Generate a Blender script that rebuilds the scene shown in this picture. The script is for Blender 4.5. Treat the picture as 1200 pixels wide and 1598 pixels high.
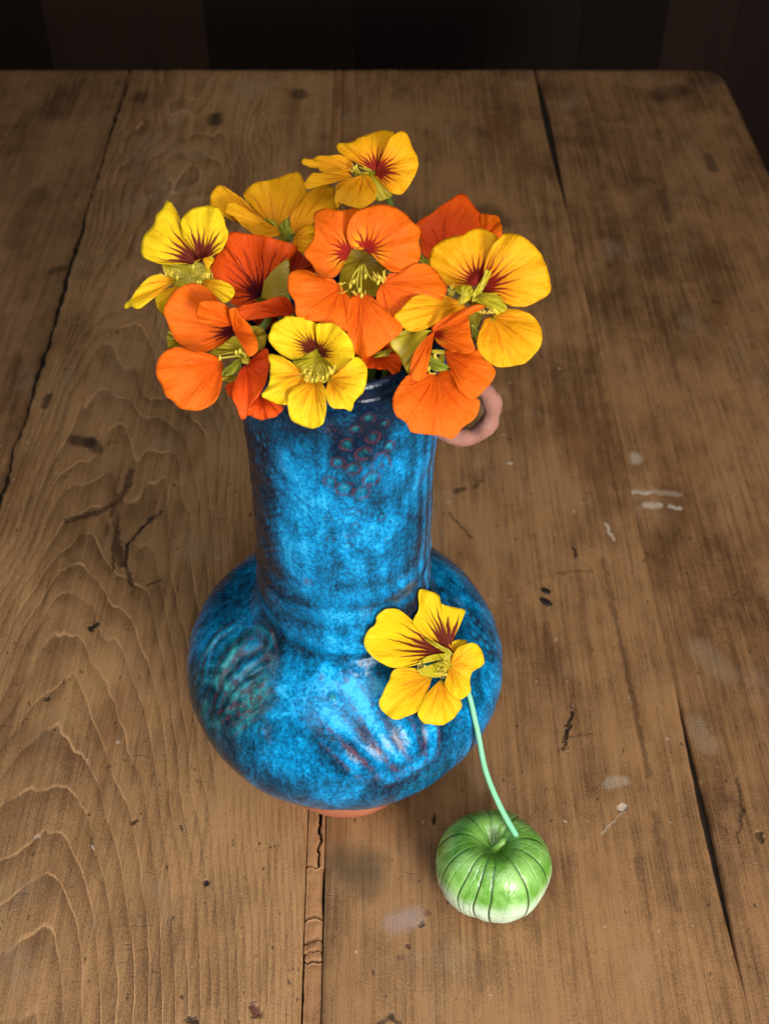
import bpy, bmesh, math, random
import numpy as np
from mathutils import Vector, noise as mn
from mathutils.bvhtree import BVHTree

random.seed(7)
rng = np.random.default_rng(7)
scene = bpy.context.scene
for o in list(bpy.data.objects):
    bpy.data.objects.remove(o)

# ------------------------------------------------------------------ camera
F = 1900.0                       # focal length in photo pixels (1200 x 1598)
PITCH = math.radians(44.8)
CAMH = 0.56
cam_d = bpy.data.cameras.new('camera')
cam = bpy.data.objects.new('camera', cam_d)
scene.collection.objects.link(cam)
cam.location = (0, 0, CAMH)
cam.rotation_euler = (math.radians(90) - PITCH, 0, 0)
cam_d.sensor_fit = 'VERTICAL'
cam_d.sensor_height = 24.0
cam_d.lens = 24.0 * F / 1598.0
cam_d.clip_start = 0.01
cam_d.clip_end = 50
cam_d.dof.use_dof = True
cam_d.dof.focus_distance = 0.51
cam_d.dof.aperture_fstop = cam_d.lens / 1000 / 0.0023
scene.camera = cam

# ------------------------------------------------------------------ light
world = bpy.data.worlds.new('World')
scene.world = world
world.use_nodes = True
bg = world.node_tree.nodes['Background']
bg.inputs[0].default_value = (1.0, 0.93, 0.86, 1)
bg.inputs[1].default_value = 0.045


def area(name, loc, target, sx, sy, power, col):
    l = bpy.data.lights.new(name, 'AREA')
    l.shape = 'RECTANGLE'
    l.size = sx
    l.size_y = sy
    l.energy = power
    l.color = col
    o = bpy.data.objects.new(name, l)
    scene.collection.objects.link(o)
    o.location = loc
    o.rotation_euler = (Vector(target) - Vector(loc)).to_track_quat('-Z', 'Y').to_euler()
    return o


area('window_light', (0.50, -0.66, 0.47), (0, 0.34, 0.12), 0.34, 0.40, 19.0, (1.0, 0.97, 0.93))
area('side_window_light', (-1.00, 0.20, 0.70), (0, 0.30, 0.1), 0.20, 0.6, 2.8, (0.86, 0.93, 1.0))
area('overhead_fill_light', (0.12, -0.30, 1.12), (0, 0.24, 0.02), 1.1, 0.8, 10.6, (1.0, 0.97, 0.92))  # added overhead lamp that fills in soft ambient light

vs = scene.view_settings
vs.view_transform = 'Standard'
vs.look = 'None'
vs.exposure = 0.0
vs.gamma = 1.0
vs.use_curve_mapping = False
scene.render.resolution_x = 768
scene.render.resolution_y = 1024
scene.cycles.use_adaptive_sampling = True
scene.cycles.adaptive_threshold = 0.02
scene.cycles.use_denoising = True
scene.cycles.max_bounces = 7
scene.cycles.diffuse_bounces = 3
scene.cycles.glossy_bounces = 3
scene.cycles.transmission_bounces = 4
scene.cycles.caustics_reflective = False
scene.cycles.caustics_refractive = False
scene.cycles.time_limit = 840

# ------------------------------------------------------------------ pixel -> world
FW = Vector((0, math.cos(PITCH), -math.sin(PITCH)))
UP = Vector((0, math.sin(PITCH), math.cos(PITCH)))
RT = Vector((1, 0, 0))
CAM = Vector((0, 0, CAMH))


def ray(x, y):
    return FW + RT * ((x - 600) / F) - UP * ((y - 799) / F)


def at(x, y, d):
    return CAM + ray(x, y) * d


def onz(x, y, z=0.0):
    r = ray(x, y)
    return CAM + r * ((z - CAMH) / r.z)


# ------------------------------------------------------------------ helpers
COL = scene.collection


def mesh_obj(name, verts, faces, mat, parent=None, smooth=True, uvs=None):
    me = bpy.data.meshes.new(name)
    me.from_pydata([tuple(v) for v in verts], [], faces)
    if smooth:
        me.polygons.foreach_set('use_smooth', [True] * len(me.polygons))
    if uvs is not None:
        ul = me.uv_layers.new(name='UVMap')
        li = np.zeros(len(me.loops), dtype=np.int32)
        me.loops.foreach_get('vertex_index', li)
        ul.data.foreach_set('uv', np.asarray(uvs, dtype=np.float32)[li].ravel())
    if mat:
        me.materials.append(mat)
    o = bpy.data.objects.new(name, me)
    COL.objects.link(o)
    if parent is not None:
        o.parent = parent
        o.matrix_parent_inverse = parent.matrix_basis.inverted()
    return o


def empty(name, loc, label, cat, group=None):
    o = bpy.data.objects.new(name, None)
    COL.objects.link(o)
    o.location = loc
    o.empty_display_size = 0.02
    o['label'] = label
    o['category'] = cat
    if group:
        o['group'] = group
    return o


def tag(o, label, cat, group=None):
    o['label'] = label
    o['category'] = cat
    if group:
        o['group'] = group


def catmull(p, n=10, closed=False):
    p = [np.array(q, dtype=float) for q in p]
    m = len(p)
    out = []
    for i in range(m if closed else m - 1):
        if closed:
            a, b, c, d = p[(i - 1) % m], p[i], p[(i + 1) % m], p[(i + 2) % m]
        else:
            a, b, c, d = p[max(i - 1, 0)], p[i], p[i + 1], p[min(i + 2, m - 1)]
        for t in np.linspace(0, 1, n, endpoint=False):
            out.append(.5 * (2 * b + (c - a) * t + (2 * a - 5 * b + 4 * c - d) * t * t + (3 * b - a - 3 * c + d) * t ** 3))
    if not closed:
        out.append(p[-1])
    return np.array(out)


def resample(p, n):
    seg = np.linalg.norm(np.diff(p, axis=0), axis=1)
    L = np.concatenate([[0], np.cumsum(seg)])
    t = np.linspace(0, L[-1], n)
    return np.stack([np.interp(t, L, p[:, k]) for k in range(p.shape[1])], -1)


def tube_data(path, radii, n=8, cap=True):
    """verts, faces of a swept tube along world points"""
    path = [Vector(p) for p in path]
    m = len(path)
    if not hasattr(radii, '__len__'):
        radii = [radii] * m
    V, Fc = [], []
    ref = Vector((0.31, 0.52, 0.79))
    for i, p in enumerate(path):
        t = (path[min(i + 1, m - 1)] - path[max(i - 1, 0)]).normalized()
        a = t.cross(ref).normalized()
        b = t.cross(a).normalized()
        for k in range(n):
            an = 2 * math.pi * k / n
            V.append(p + (a * math.cos(an) + b * math.sin(an)) * radii[i])
    for i in range(m - 1):
        for k in range(n):
            k2 = (k + 1) % n
            Fc.append((i * n + k, i * n + k2, (i + 1) * n + k2, (i + 1) * n + k))
    if cap:
        Fc.append(tuple(range(n))[::-1])
        Fc.append(tuple((m - 1) * n + k for k in range(n)))
    return V, Fc


def join_data(parts):
    V, Fc = [], []
    for v, f in parts:
        o = len(V)
        V += list(v)
        Fc += [tuple(i + o for i in q) for q in f]
    return V, Fc


# ------------------------------------------------------------------ node helper
class NT:
    def __init__(self, name):
        self.mat = bpy.data.materials.new(name)
        self.mat.use_nodes = True
        self.t = self.mat.node_tree
        self.t.nodes.clear()
        self.out = self.t.nodes.new('ShaderNodeOutputMaterial')

    def n(self, typ, **kw):
        nd = self.t.nodes.new(typ)
        for k, v in kw.items():
            setattr(nd, k, v)
        return nd

    def set(self, sock, v):
        if hasattr(v, 'bl_idname') and 'Socket' in v.bl_idname:
            self.t.links.new(v, sock)
        elif isinstance(v, (tuple, list)):
            if len(v) == 3 and sock.type == 'RGBA':
                v = (*v, 1)
            sock.default_value = v
        else:
            sock.default_value = v

    def m(self, op, a, b=0.0, c=0.0, clamp=False):
        nd = self.n('ShaderNodeMath', operation=op)
        nd.use_clamp = clamp
        self.set(nd.inputs[0], a)
        self.set(nd.inputs[1], b)
        self.set(nd.inputs[2], c)
        return nd.outputs[0]

    def vm(self, op, a, b=(0, 0, 0), out=0):
        nd = self.n('ShaderNodeVectorMath', operation=op)
        self.set(nd.inputs[0], a)
        self.set(nd.inputs[1], b)
        return nd.outputs[out]

    def xyz(self, v):
        nd = self.n('ShaderNodeSeparateXYZ')
        self.set(nd.inputs[0], v)
        return nd.outputs

    def comb(self, x, y, z):
        nd = self.n('ShaderNodeCombineXYZ')
        for i, v in enumerate((x, y, z)):
            self.set(nd.inputs[i], v)
        return nd.outputs[0]

    def noise(self, vec, scale, detail=3, rough=.5, dist=0.0):
        nd = self.n('ShaderNodeTexNoise')
        self.set(nd.inputs['Vector'], vec)
        nd.inputs['Scale'].default_value = scale
        nd.inputs['Detail'].default_value = detail
        nd.inputs['Roughness'].default_value = rough
        nd.inputs['Distortion'].default_value = dist
        return nd.outputs[0]

    def mix(self, f, a, b, mode='MIX'):
        nd = self.n('ShaderNodeMix', data_type='RGBA', blend_type=mode)
        self.set(nd.inputs[0], f)
        self.set(nd.inputs[6], a)
        self.set(nd.inputs[7], b)
        return nd.outputs[2]

    def rng(self, v, a, b, c=0.0, d=1.0, smooth=True):
        nd = self.n('ShaderNodeMapRange')
        nd.interpolation_type = 'SMOOTHSTEP' if smooth else 'LINEAR'
        self.set(nd.inputs[0], v)
        for i, q in enumerate((a, b, c, d)):
            self.set(nd.inputs[i + 1], q)
        return nd.outputs[0]

    def ramp(self, v, stops, interp='LINEAR'):
        nd = self.n('ShaderNodeValToRGB')
        cr = nd.color_ramp
        cr.interpolation = interp
        while len(cr.elements) < len(stops):
            cr.elements.new(0.5)
        for e, (p, c) in zip(cr.elements, stops):
            e.position = p
            e.color = (*c, 1)
        self.set(nd.inputs[0], v)
        return nd.outputs[0]

    def attr(self, name):
        nd = self.n('ShaderNodeAttribute', attribute_name=name)
        return nd.outputs['Fac']

    def obj(self):
        return self.n('ShaderNodeTexCoord').outputs['Object']

    def uv(self):
        return self.n('ShaderNodeTexCoord').outputs['UV']

    def bump(self, h, strength, dist, normal=None):
        nd = self.n('ShaderNodeBump')
        nd.inputs['Strength'].default_value = strength
        nd.inputs['Distance'].default_value = dist
        self.set(nd.inputs['Height'], h)
        if normal is not None:
            self.set(nd.inputs['Normal'], normal)
        return nd.outputs[0]

    def bsdf(self, base, rough=.5, spec=.5, normal=None, coat=0, coat_rough=.1, sss=0):
        nd = self.n('ShaderNodeBsdfPrincipled')
        self.set(nd.inputs['Base Color'], base)
        self.set(nd.inputs['Roughness'], rough)
        self.set(nd.inputs['Specular IOR Level'], spec)
        if normal is not None:
            self.set(nd.inputs['Normal'], normal)
        nd.inputs['Coat Weight'].default_value = coat
        nd.inputs['Coat Roughness'].default_value = coat_rough
        if sss:
            nd.inputs['Subsurface Weight'].default_value = sss
            nd.inputs['Subsurface Radius'].default_value = (.004, .003, .001)
            nd.inputs['Subsurface Scale'].default_value = .5
        return nd.outputs[0]

    def done(self, s):
        self.t.links.new(s, self.out.inputs['Surface'])
        return self.mat


# ------------------------------------------------------------------ wood
SKEW = -0.0135                  # the boards run a touch off the camera axis


def wx(x0, y):                  # world x of a line along the boards that sits at x0 when y = 0.3
    return x0 + SKEW * (y - 0.3)


def wood_mat(name, xc, h0, k, ring, tint, seed, marks=(), blot=0.5, ridge=1.0, streak=1.0, fine=60.0):
    T = NT(name)
    P0 = T.obj()
    off = T.vm('ADD', P0, (seed * 1.7, seed * .9, seed * .31))
    x, y, z = T.xyz(P0)
    big = T.noise(T.vm('MULTIPLY', off, (14, 4.5, 1)), 1.0, 2, .5)
    mid = T.m('ADD', T.noise(T.vm('MULTIPLY', off, (38, 8, 1)), 1.0, 2, .5), T.m('MULTIPLY', T.m('SUBTRACT', T.noise(T.vm('MULTIPLY', off, (150, 45, 1)), 1.0, 2, .5), .5), .30))
    xs = T.m('ADD', T.m('SUBTRACT', x, xc), T.m('MULTIPLY', T.m('SUBTRACT', y, .3), -SKEW))
    h = T.m('ADD', T.m('MULTIPLY', T.m('TANH', T.m('DIVIDE', T.m('SUBTRACT', y, .3), .34)), k * .34), h0)
    h = T.m('ADD', h, T.m('MULTIPLY', T.m('SUBTRACT', big, .5), .035))
    r = T.m('SQRT', T.m('ADD', T.m('MULTIPLY', xs, xs), T.m('MULTIPLY', h, h)))
    ph = T.m('ADD', T.m('DIVIDE', T.m('MULTIPLY', r, T.m('ADD', T.m('MULTIPLY', T.m('MULTIPLY', r, r), fine), 1.0)), ring), T.m('MULTIPLY', T.m('SUBTRACT', mid, .5), 1.0))
    fr = T.m('FRACT', ph)
    late = T.rng(fr, .35, .97)                                   # slow darkening, quick release
    ringv = T.m('MAXIMUM', T.m('MULTIPLY', late, T.rng(fr, .965, 1, 1, 0)), 0)
    crest = T.m('MULTIPLY', T.rng(fr, .0, .10, 1, 0), T.rng(T.noise(T.vm('MULTIPLY', off, (60, 30, 1)), 1, 2), .35, .65))
    fib = T.noise(T.vm('MULTIPLY', off, (900, 26, 1)), 1.0, 3, .65)
    fib2 = T.noise(T.vm('MULTIPLY', off, (230, 7, 1)), 1.0, 3, .6)
    grain = T.noise(off, 1000, 2, .7)
    blo = T.noise(T.vm('MULTIPLY', off, (1.6, 1, 1)), 7, 4, .62)
    blo2 = T.noise(T.vm('MULTIPLY', off, (1.3, 1, 1)), 28, 4, .7)
    light = tuple(c * f for c, f in zip(tint, (1.0, 1.0, 1.0)))
    dark = tuple(c * f for c, f in zip(tint, (.32, .28, .25)))
    v = T.m('ADD', T.m('MULTIPLY', ringv, .30 * ridge), T.m('MULTIPLY', T.m('SUBTRACT', fib, .5), 1.6 * streak))
    v = T.m('ADD', v, T.m('MULTIPLY', T.m('SUBTRACT', fib2, .47), 1.7 * streak))
    v = T.m('ADD', v, T.m('MULTIPLY', T.m('SUBTRACT', blo, .5), 3.0 * blot))
    v = T.m('ADD', v, T.m('MULTIPLY', T.m('SUBTRACT', blo2, .5), 1.7 * blot))
    v = T.m('ADD', v, T.m('MULTIPLY', T.m('SUBTRACT', grain, .5), 1.5))
    v = T.m('ADD', v, .30, clamp=True)
    c = T.mix(v, light, dark)
    # worn pale crest of each ring
    c = T.mix(T.m('MULTIPLY', crest, .80 * ridge, clamp=True), c, tuple(min(1, q * f) for q, f in zip(tint, (1.55, 1.6, 1.8))))
    # grey-pale rubbed patches and red-brown stain patches
    g = T.rng(T.noise(T.vm('MULTIPLY', off, (1.5, 1, 1)), 11, 4, .68), .55, .72)
    c = T.mix(T.m('MULTIPLY', g, .38), c, (.34, .24, .15))
    rb = T.rng(T.noise(T.vm('MULTIPLY', off, (3.0, .8, 1)), 9, 4, .6), .55, .72)
    c = T.mix(T.m('MULTIPLY', rb, .58), c, (.150, .060, .022))
    # pin specks and flecks
    sp = T.rng(T.noise(T.vm('MULTIPLY', off, (1.5, .8, 1)), 210, 2, .5), .69, .745)
    c = T.mix(T.m('MULTIPLY', sp, .75), c, (.03, .016, .009))
    wsp = T.rng(T.noise(T.vm('ADD', off, (5, 3, 0)), 190, 2, .5), .735, .78)
    c = T.mix(T.m('MULTIPLY', wsp, .45), c, (.62, .54, .44))
    # cross scratches
    sc = T.noise(T.vm('MULTIPLY', T.vm('ADD', off, (2, 7, 0)), (38, 420, 1)), 1.0, 2, .4, 1.2)
    scm = T.m('MULTIPLY', T.rng(sc, .70, .76), T.rng(blo2, .5, .62))
    c = T.mix(T.m('MULTIPLY', scm, .45), c, (.05, .028, .015))
    ph2 = T.vm('ADD', P0, T.vm('MULTIPLY', T.vm('SUBTRACT', T.n_color(P0, 160), (.5, .5, .5)), (.005, .006, 0)))
    ph2 = T.vm('ADD', ph2, T.vm('MULTIPLY', T.vm('SUBTRACT', T.n_color(P0, 600), (.5, .5, .5)), (.0018, .003, 0)))
    dent = None
    for (a, b, w0, col, amt) in marks:                          # stains and cuts with a shape of their own, plus one painted shadow
        A = Vector((a[0], a[1], 0))
        B = Vector((b[0], b[1], 0))
        d = B - A
        L2 = max(d.length_squared, 1e-9)
        pa = T.vm('MULTIPLY', T.vm('SUBTRACT', ph2, tuple(A)), (1, 1, 0))
        tt = T.m('DIVIDE', T.vm('DOT_PRODUCT', pa, tuple(d), out=1), L2, clamp=True)
        sc_ = T.n('ShaderNodeVectorMath', operation='SCALE')
        sc_.inputs[0].default_value = tuple(d)
        T.set(sc_.inputs['Scale'], tt)
        dd = T.vm('LENGTH', T.vm('SUBTRACT', pa, sc_.outputs[0]), out=1)
        mk = T.m('MULTIPLY', T.rng(dd, w0 * .35, w0 * 1.15, 1, 0), amt)
        mk = T.m('MULTIPLY', mk, T.rng(fib2, .2, .55, .55, 1))
        c = T.mix(mk, c, col)
        if amt > .7:
            dent = mk if dent is None else T.m('MAXIMUM', dent, mk)
    hgt = T.m('ADD', T.m('MULTIPLY', T.m('SUBTRACT', 1.0, fr), .55 * ridge), T.m('MULTIPLY', fib, .55))
    hgt = T.m('ADD', hgt, T.m('MULTIPLY', grain, .22))
    hgt = T.m('SUBTRACT', hgt, T.m('MULTIPLY', scm, .3))
    if dent is not None:
        hgt = T.m('SUBTRACT', hgt, T.m('MULTIPLY', dent, .9))
    nrm = T.bump(T.m('ADD', hgt, T.m('MULTIPLY', blo2, .6)), .75, .0015)
    ro = T.rng(T.m('ADD', blo2, T.m('MULTIPLY', fib, .5)), .4, 1.05, .36, .62, False)
    return T.done(T.bsdf(c, ro, .42, nrm))


def n_color(self, vec, scale):
    nd = self.n('ShaderNodeTexNoise')
    self.set(nd.inputs['Vector'], vec)
    nd.inputs['Scale'].default_value = scale
    nd.inputs['Detail'].default_value = 2
    return nd.outputs[1]


NT.n_color = n_color

BLK = (.014, .009, .007)
BRN = (.060, .028, .013)
PALE = (.60, .52, .42)
RED = (.10, .022, .018)


def W(*p):
    q = onz(*p)
    return (q.x, q.y)


def poly(pts, w, col, amt):
    return [(W(*pts[i]), W(*pts[i + 1]), w, col, amt) for i in range(len(pts) - 1)]


marks_left = (poly([(206, 735), (200, 758), (183, 783), (150, 800), (105, 813)], .0030, BRN, .75)
              + poly([(180, 790), (182, 830), (190, 880)], .0030, BRN, .8)
              + poly([(252, 798), (222, 823), (200, 850), (197, 880), (207, 912)], .0017, BLK, .85)
              + poly([(177, 845), (178, 888)], .0012, BRN, .8)
              + poly([(118, 686), (140, 690), (152, 699)], .0065, BLK, .7)
              + poly([(143, 982), (152, 975)], .0022, BLK, .95)
              + poly([(206, 1282), (212, 1279)], .0018, BLK, .9)
              + poly([(322, 1379), (323, 1376)], .0018, BLK, 1.0)
              + poly([(395, 1570), (402, 1582)], .0026, RED, .85)
              + poly([(296, 1590), (305, 1592)], .0022, BLK, .9)
              + poly([(70, 634), (76, 618)], .004, BLK, .75)
              + poly([(336, 190), (337, 180)], .009, BLK, .75)
              + poly([(468, 148), (466, 143)], .011, BLK, .75)
              + poly([(218, 155), (222, 148)], .010, BRN, .7)
              + poly([(230, 911), (250, 904)], .0012, BRN, .8)
              + poly([(72, 1090), (74, 1092)], .0018, BLK, .8))
marks_mid = (poly([(893, 1113), (884, 1142), (877, 1170)], .0014, BLK, .9)
             + poly([(884, 1150), (925, 1144)], .0007, BRN, .6)
             + poly([(657, 1441), (658, 1442)], .0019, BLK, .9)
             + poly([(634, 1475), (637, 1478)], .0017, RED, .8)
             + poly([(666, 1426), (668, 1425)], .0017, RED, .7)
             + poly([(622, 1493), (625, 1494)], .0016, RED, .6)
             + poly([(678, 1275), (678, 1280)], .0016, BLK, .9)
             + poly([(618, 1440), (645, 1432)], .0075, (.36, .27, .25), .55)
             + poly([(540, 1345), (575, 1350)], .013, (.085, .058, .030), .55)
             + poly([(562, 1362), (572, 1380)], .012, (.085, .058, .030), .45)
             + poly([(940, 870), (985, 1080), (1012, 1210)], .0020, BRN, .55)
             + poly([(1020, 1270), (1055, 1420)], .0026, BRN, .45)
             + poly([(590, 1598), (612, 1588), (622, 1598)], .0016, BLK, .7)
             + poly([(968, 1262), (974, 1258)], .0019, PALE, .8)
             + poly([(940, 1300), (972, 1265)], .0006, PALE, .45)
             + poly([(950, 1222), (972, 1220)], .0040, PALE, .30)
             + poly([(945, 815), (955, 842)], .0012, PALE, .6)
             + poly([(740, 760), (750, 750)], .0022, BLK, .6)
             + poly([(712, 768), (722, 762)], .0030, BLK, .7)
             + poly([(700, 800), (735, 840)], .0012, BRN, .7)
             + poly([(895, 855), (899, 868)], .0015, BLK, .8)
             + poly([(760, 330), (775, 345)], .016, BLK, .55)  # shadow blot behind the bouquet, painted into the board colour
             + poly([(870, 895), (925, 890)], .0010, BRN, .5)
             + poly([(795, 722), (797, 723)], .002, PALE, .7))
marks_right = (poly([(970, 765), (1060, 772)], .0030, PALE, .28)
               + poly([(1008, 790), (1028, 789)], .0032, PALE, .6)
               + poly([(1045, 791), (1060, 793)], .0024, PALE, .6)
               + poly([(985, 768), (1015, 770)], .0016, PALE, .55)
               + poly([(990, 712), (992, 718)], .005, PALE, .4)
               + poly([(1030, 150), (1065, 140)], .016, BLK, .45)
               + poly([(1095, 128), (1105, 122)], .018, BLK, .5)
               + poly([(1105, 245), (1112, 265)], .007, BLK, .55)
               + poly([(1030, 300), (1042, 345)], .006, BLK, .4)
               + poly([(1115, 470), (1119, 472)], .004, BLK, .5)
               + poly([(1085, 1505), (1105, 1500)], .0055, (.33, .26, .22), .5)
               + poly([(1150, 1215), (1158, 1265), (1150, 1315)], .0011, BLK, .6)
               + poly([(1063, 1198), (1066, 1197)], .0014, BLK, .8)
               + poly([(1071, 1246), (1072, 1250)], .0018, BLK, .8)
               + poly([(1185, 1300), (1187, 1308)], .0022, BLK, .8)
               + poly([(1090, 1010), (1130, 1050)], .010, (.33, .24, .15), .35)
               + poly([(1080, 1130), (1100, 1160)], .009, (.36, .26, .16), .4))
marks_far = (poly([(20, 380), (60, 300)], .012, BRN, .45) + poly([(80, 425), (100, 418)], .006, BLK, .5)
             + poly([(20, 640), (30, 560)], .004, BRN, .4))

TINT = (.400, .212, .078)
WOODS = {
    'far_left': dict(name='weathered pine', xc=-.52, h0=.05, k=.03, ring=.0060, tint=(.310, .166, .075), seed=3.1, blot=.80, ridge=.5, streak=.8),
    'left': dict(name='weathered pine raised grain', xc=-.172, h0=.050, k=.215, ring=.0090, tint=(.400, .218, .094), seed=1.3, blot=.55, ridge=1.0, streak=.62, fine=42.0),
    'mid': dict(name='weathered pine fine grain', xc=-.20, h0=.03, k=.05, ring=.0044, tint=(.335, .176, .074), seed=5.7, blot=.85, ridge=.30, streak=.85, fine=0.0),
    'right': dict(name='weathered pine dark streaks', xc=.46, h0=.05, k=-.05, ring=.0052, tint=(.315, .163, .069), seed=8.2, blot=.90, ridge=.35, streak=.85, fine=0.0),
    'strip': dict(name='brown filler putty', xc=.4, h0=.3, k=.0, ring=.02, tint=(.400, .195, .082), seed=11.0, blot=.8, ridge=.1, streak=.3, fine=0.0),
}
M_wood = {q: wood_mat(**w) for q, w in WOODS.items()}


def mark_faces(o, key, marks):
    """faces that carry stains get a copy of the board's wood with just those stains"""
    me = o.data
    n = len(me.polygons)
    cen = np.zeros(n * 3)
    me.polygons.foreach_get('center', cen)
    cen = cen.reshape(-1, 3)
    boxes = []
    for m_ in marks:
        (a, b, w0) = m_[:3]
        g = w0 * 1.3 + .007
        boxes.append([min(a[0], b[0]) - g, max(a[0], b[0]) + g, min(a[1], b[1]) - g, max(a[1], b[1]) + g, [m_]])
    merged = True
    while merged:
        merged = False
        for i in range(len(boxes)):
            for j in range(i + 1, len(boxes)):
                p_, q_ = boxes[i], boxes[j]
                if p_[0] < q_[1] and q_[0] < p_[1] and p_[2] < q_[3] and q_[2] < p_[3]:
                    boxes[i] = [min(p_[0], q_[0]), max(p_[1], q_[1]), min(p_[2], q_[2]), max(p_[3], q_[3]), p_[4] + q_[4]]
                    del boxes[j]
                    merged = True
                    break
            if merged:
                break
    mi = np.zeros(n, dtype=np.int32)
    for b in boxes:
        f = (cen[:, 0] > b[0]) & (cen[:, 0] < b[1]) & (cen[:, 1] > b[2]) & (cen[:, 1] < b[3]) & (cen[:, 2] > -.012)
        if f.any():
            me.materials.append(wood_mat(marks=b[4], **WOODS[key]))
            mi[f] = len(me.materials) - 1
    me.polygons.foreach_set('material_index', mi)



NEAR, FAR, THICK = 0.03, 1.2155, 0.028
table = empty('wooden_table', (0, (NEAR + FAR) / 2, -.74), 'old plank table of worn brown pine with cracked seams under the blue vase', 'table')


def seam_noise(y, amp, sd, fs=60):
    return amp * (mn.noise(Vector((y * fs, sd, 0))) + .6 * mn.noise(Vector((y * fs * 3.1, sd + 9, 0))))


def bump01(y, a, b):
    """spindle 0..1..0 between a and b"""
    if y <= a or y >= b:
        return 0.0
    t = (y - a) / (b - a)
    return math.sin(math.pi * t) ** 1.2


yA, yB = onz(1170, 1562).y, onz(1052, 1062).y          # the open spindle crack in the right seam
yC, yD = onz(890, 330).y, onz(845, 118).y


def right_gap(y):
    g = .00005 + .0040 * bump01(y, yA, yB) * (1 + .25 * mn.noise(Vector((y * 90, 2, 0)))) + .0070 * bump01(y, yC, yD + .05)
    return g


def left_centre(y):
    return wx(-.2500, y) + seam_noise(y, .0022, 4.2, 28) + seam_noise(y, .0009, 6.2, 110)


def left_gap(y):
    return .0011 + .0016 * max(0, mn.noise(Vector((y * 17, 3.3, 0))) + .25) + .0005 * mn.noise(Vector((y * 160, 1, 0)))


def plank(name, lf, rf, key, marks, seed, nx=36, corner_r=0, corner_l=0, bl=lambda y: 1.0, br=lambda y: 1.0):
    ys = np.concatenate([np.linspace(NEAR, .2, 12, endpoint=False), np.linspace(.2, .75, 330, endpoint=False),
                         np.linspace(.75, FAR, 150)])
    us = np.linspace(0, 1, nx)
    V = []
    for y in ys:
        l, r = lf(y), rf(y)
        for rad, side in ((corner_r, 1), (corner_l, -1)):
            if rad and y > FAR - rad:
                t = (y - (FAR - rad)) / rad
                ins = rad * (1 - math.sqrt(max(0, 1 - t * t)))
                if side > 0:
                    r -= ins
                else:
                    l += ins
        for u in us:
            # pack columns close to both edges so that the edge rounding is real
            uu = .5 - .5 * math.cos(math.pi * u)
            x = l + (r - l) * uu
            e = min(x - l, r - x)
            ef = min(FAR - y, y - NEAR)
            z = -.0013 * (bl(y) if x - l < r - x else br(y)) * math.exp(-e / .0012) - .003 * math.exp(-ef / .004)
            if corner_r and r - x < .03:
                z -= .004 * math.exp(-(r - x) / .005)
            z += .0007 * mn.noise(Vector((x * 26 + seed, y * 7, seed))) + .00025 * mn.noise(Vector((x * 120, y * 40, seed)))
            V.append((x, y, z))
    ny = len(ys)
    Fc = [(j * nx + i, j * nx + i + 1, (j + 1) * nx + i + 1, (j + 1) * nx + i) for j in range(ny - 1) for i in range(nx - 1)]
    rim = [j * nx for j in range(ny)][::-1] + list(range(nx))[1:] + [j * nx + nx - 1 for j in range(ny)][1:] + [(ny - 1) * nx + i for i in range(nx)][::-1][1:-1]
    b0 = len(V)
    for i in rim:
        V.append((V[i][0], V[i][1], -THICK))
    m = len(rim)
    for k in range(m):
        k2 = (k + 1) % m
        Fc.append((rim[k], rim[k2], b0 + k2, b0 + k)[::-1])
    Fc.append(tuple(b0 + k for k in range(m)))
    o = mesh_obj('plank', V, Fc, M_wood[key], table)
    mark_faces(o, key, marks)
    return o


def L0(x):
    return lambda y: wx(x, y)


STRIP_L = lambda y: wx(-.0392, y) + .0003
STRIP_R = lambda y: wx(-.0300, y) - .0003
plank('plank', L0(-.66), lambda y: wx(-.4505, y) - .0006, 'far_left', (), 20, 20, 0, .02)
plank('plank', lambda y: wx(-.4505, y) + .0006, lambda y: left_centre(y) - left_gap(y), 'far_left', marks_far, 1)
plank('plank', lambda y: left_centre(y) + left_gap(y), lambda y: wx(-.0392, y) - .0003 + seam_noise(y, .0002, 8), 'left', marks_left, 2, 44)
plank('plank', lambda y: wx(-.0300, y) + .0002, lambda y: wx(.1672, y) - right_gap(y) * .45, 'mid', marks_mid, 3, 44, br=lambda y: .12 + .88 * min(1, right_gap(y) / .0012))
plank('plank', lambda y: wx(.1672, y) + .0001 + right_gap(y) * .55, L0(.3600), 'right', marks_right, 4, 44, .026, 0, bl=lambda y: .12 + .88 * min(1, right_gap(y) / .0012))

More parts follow.
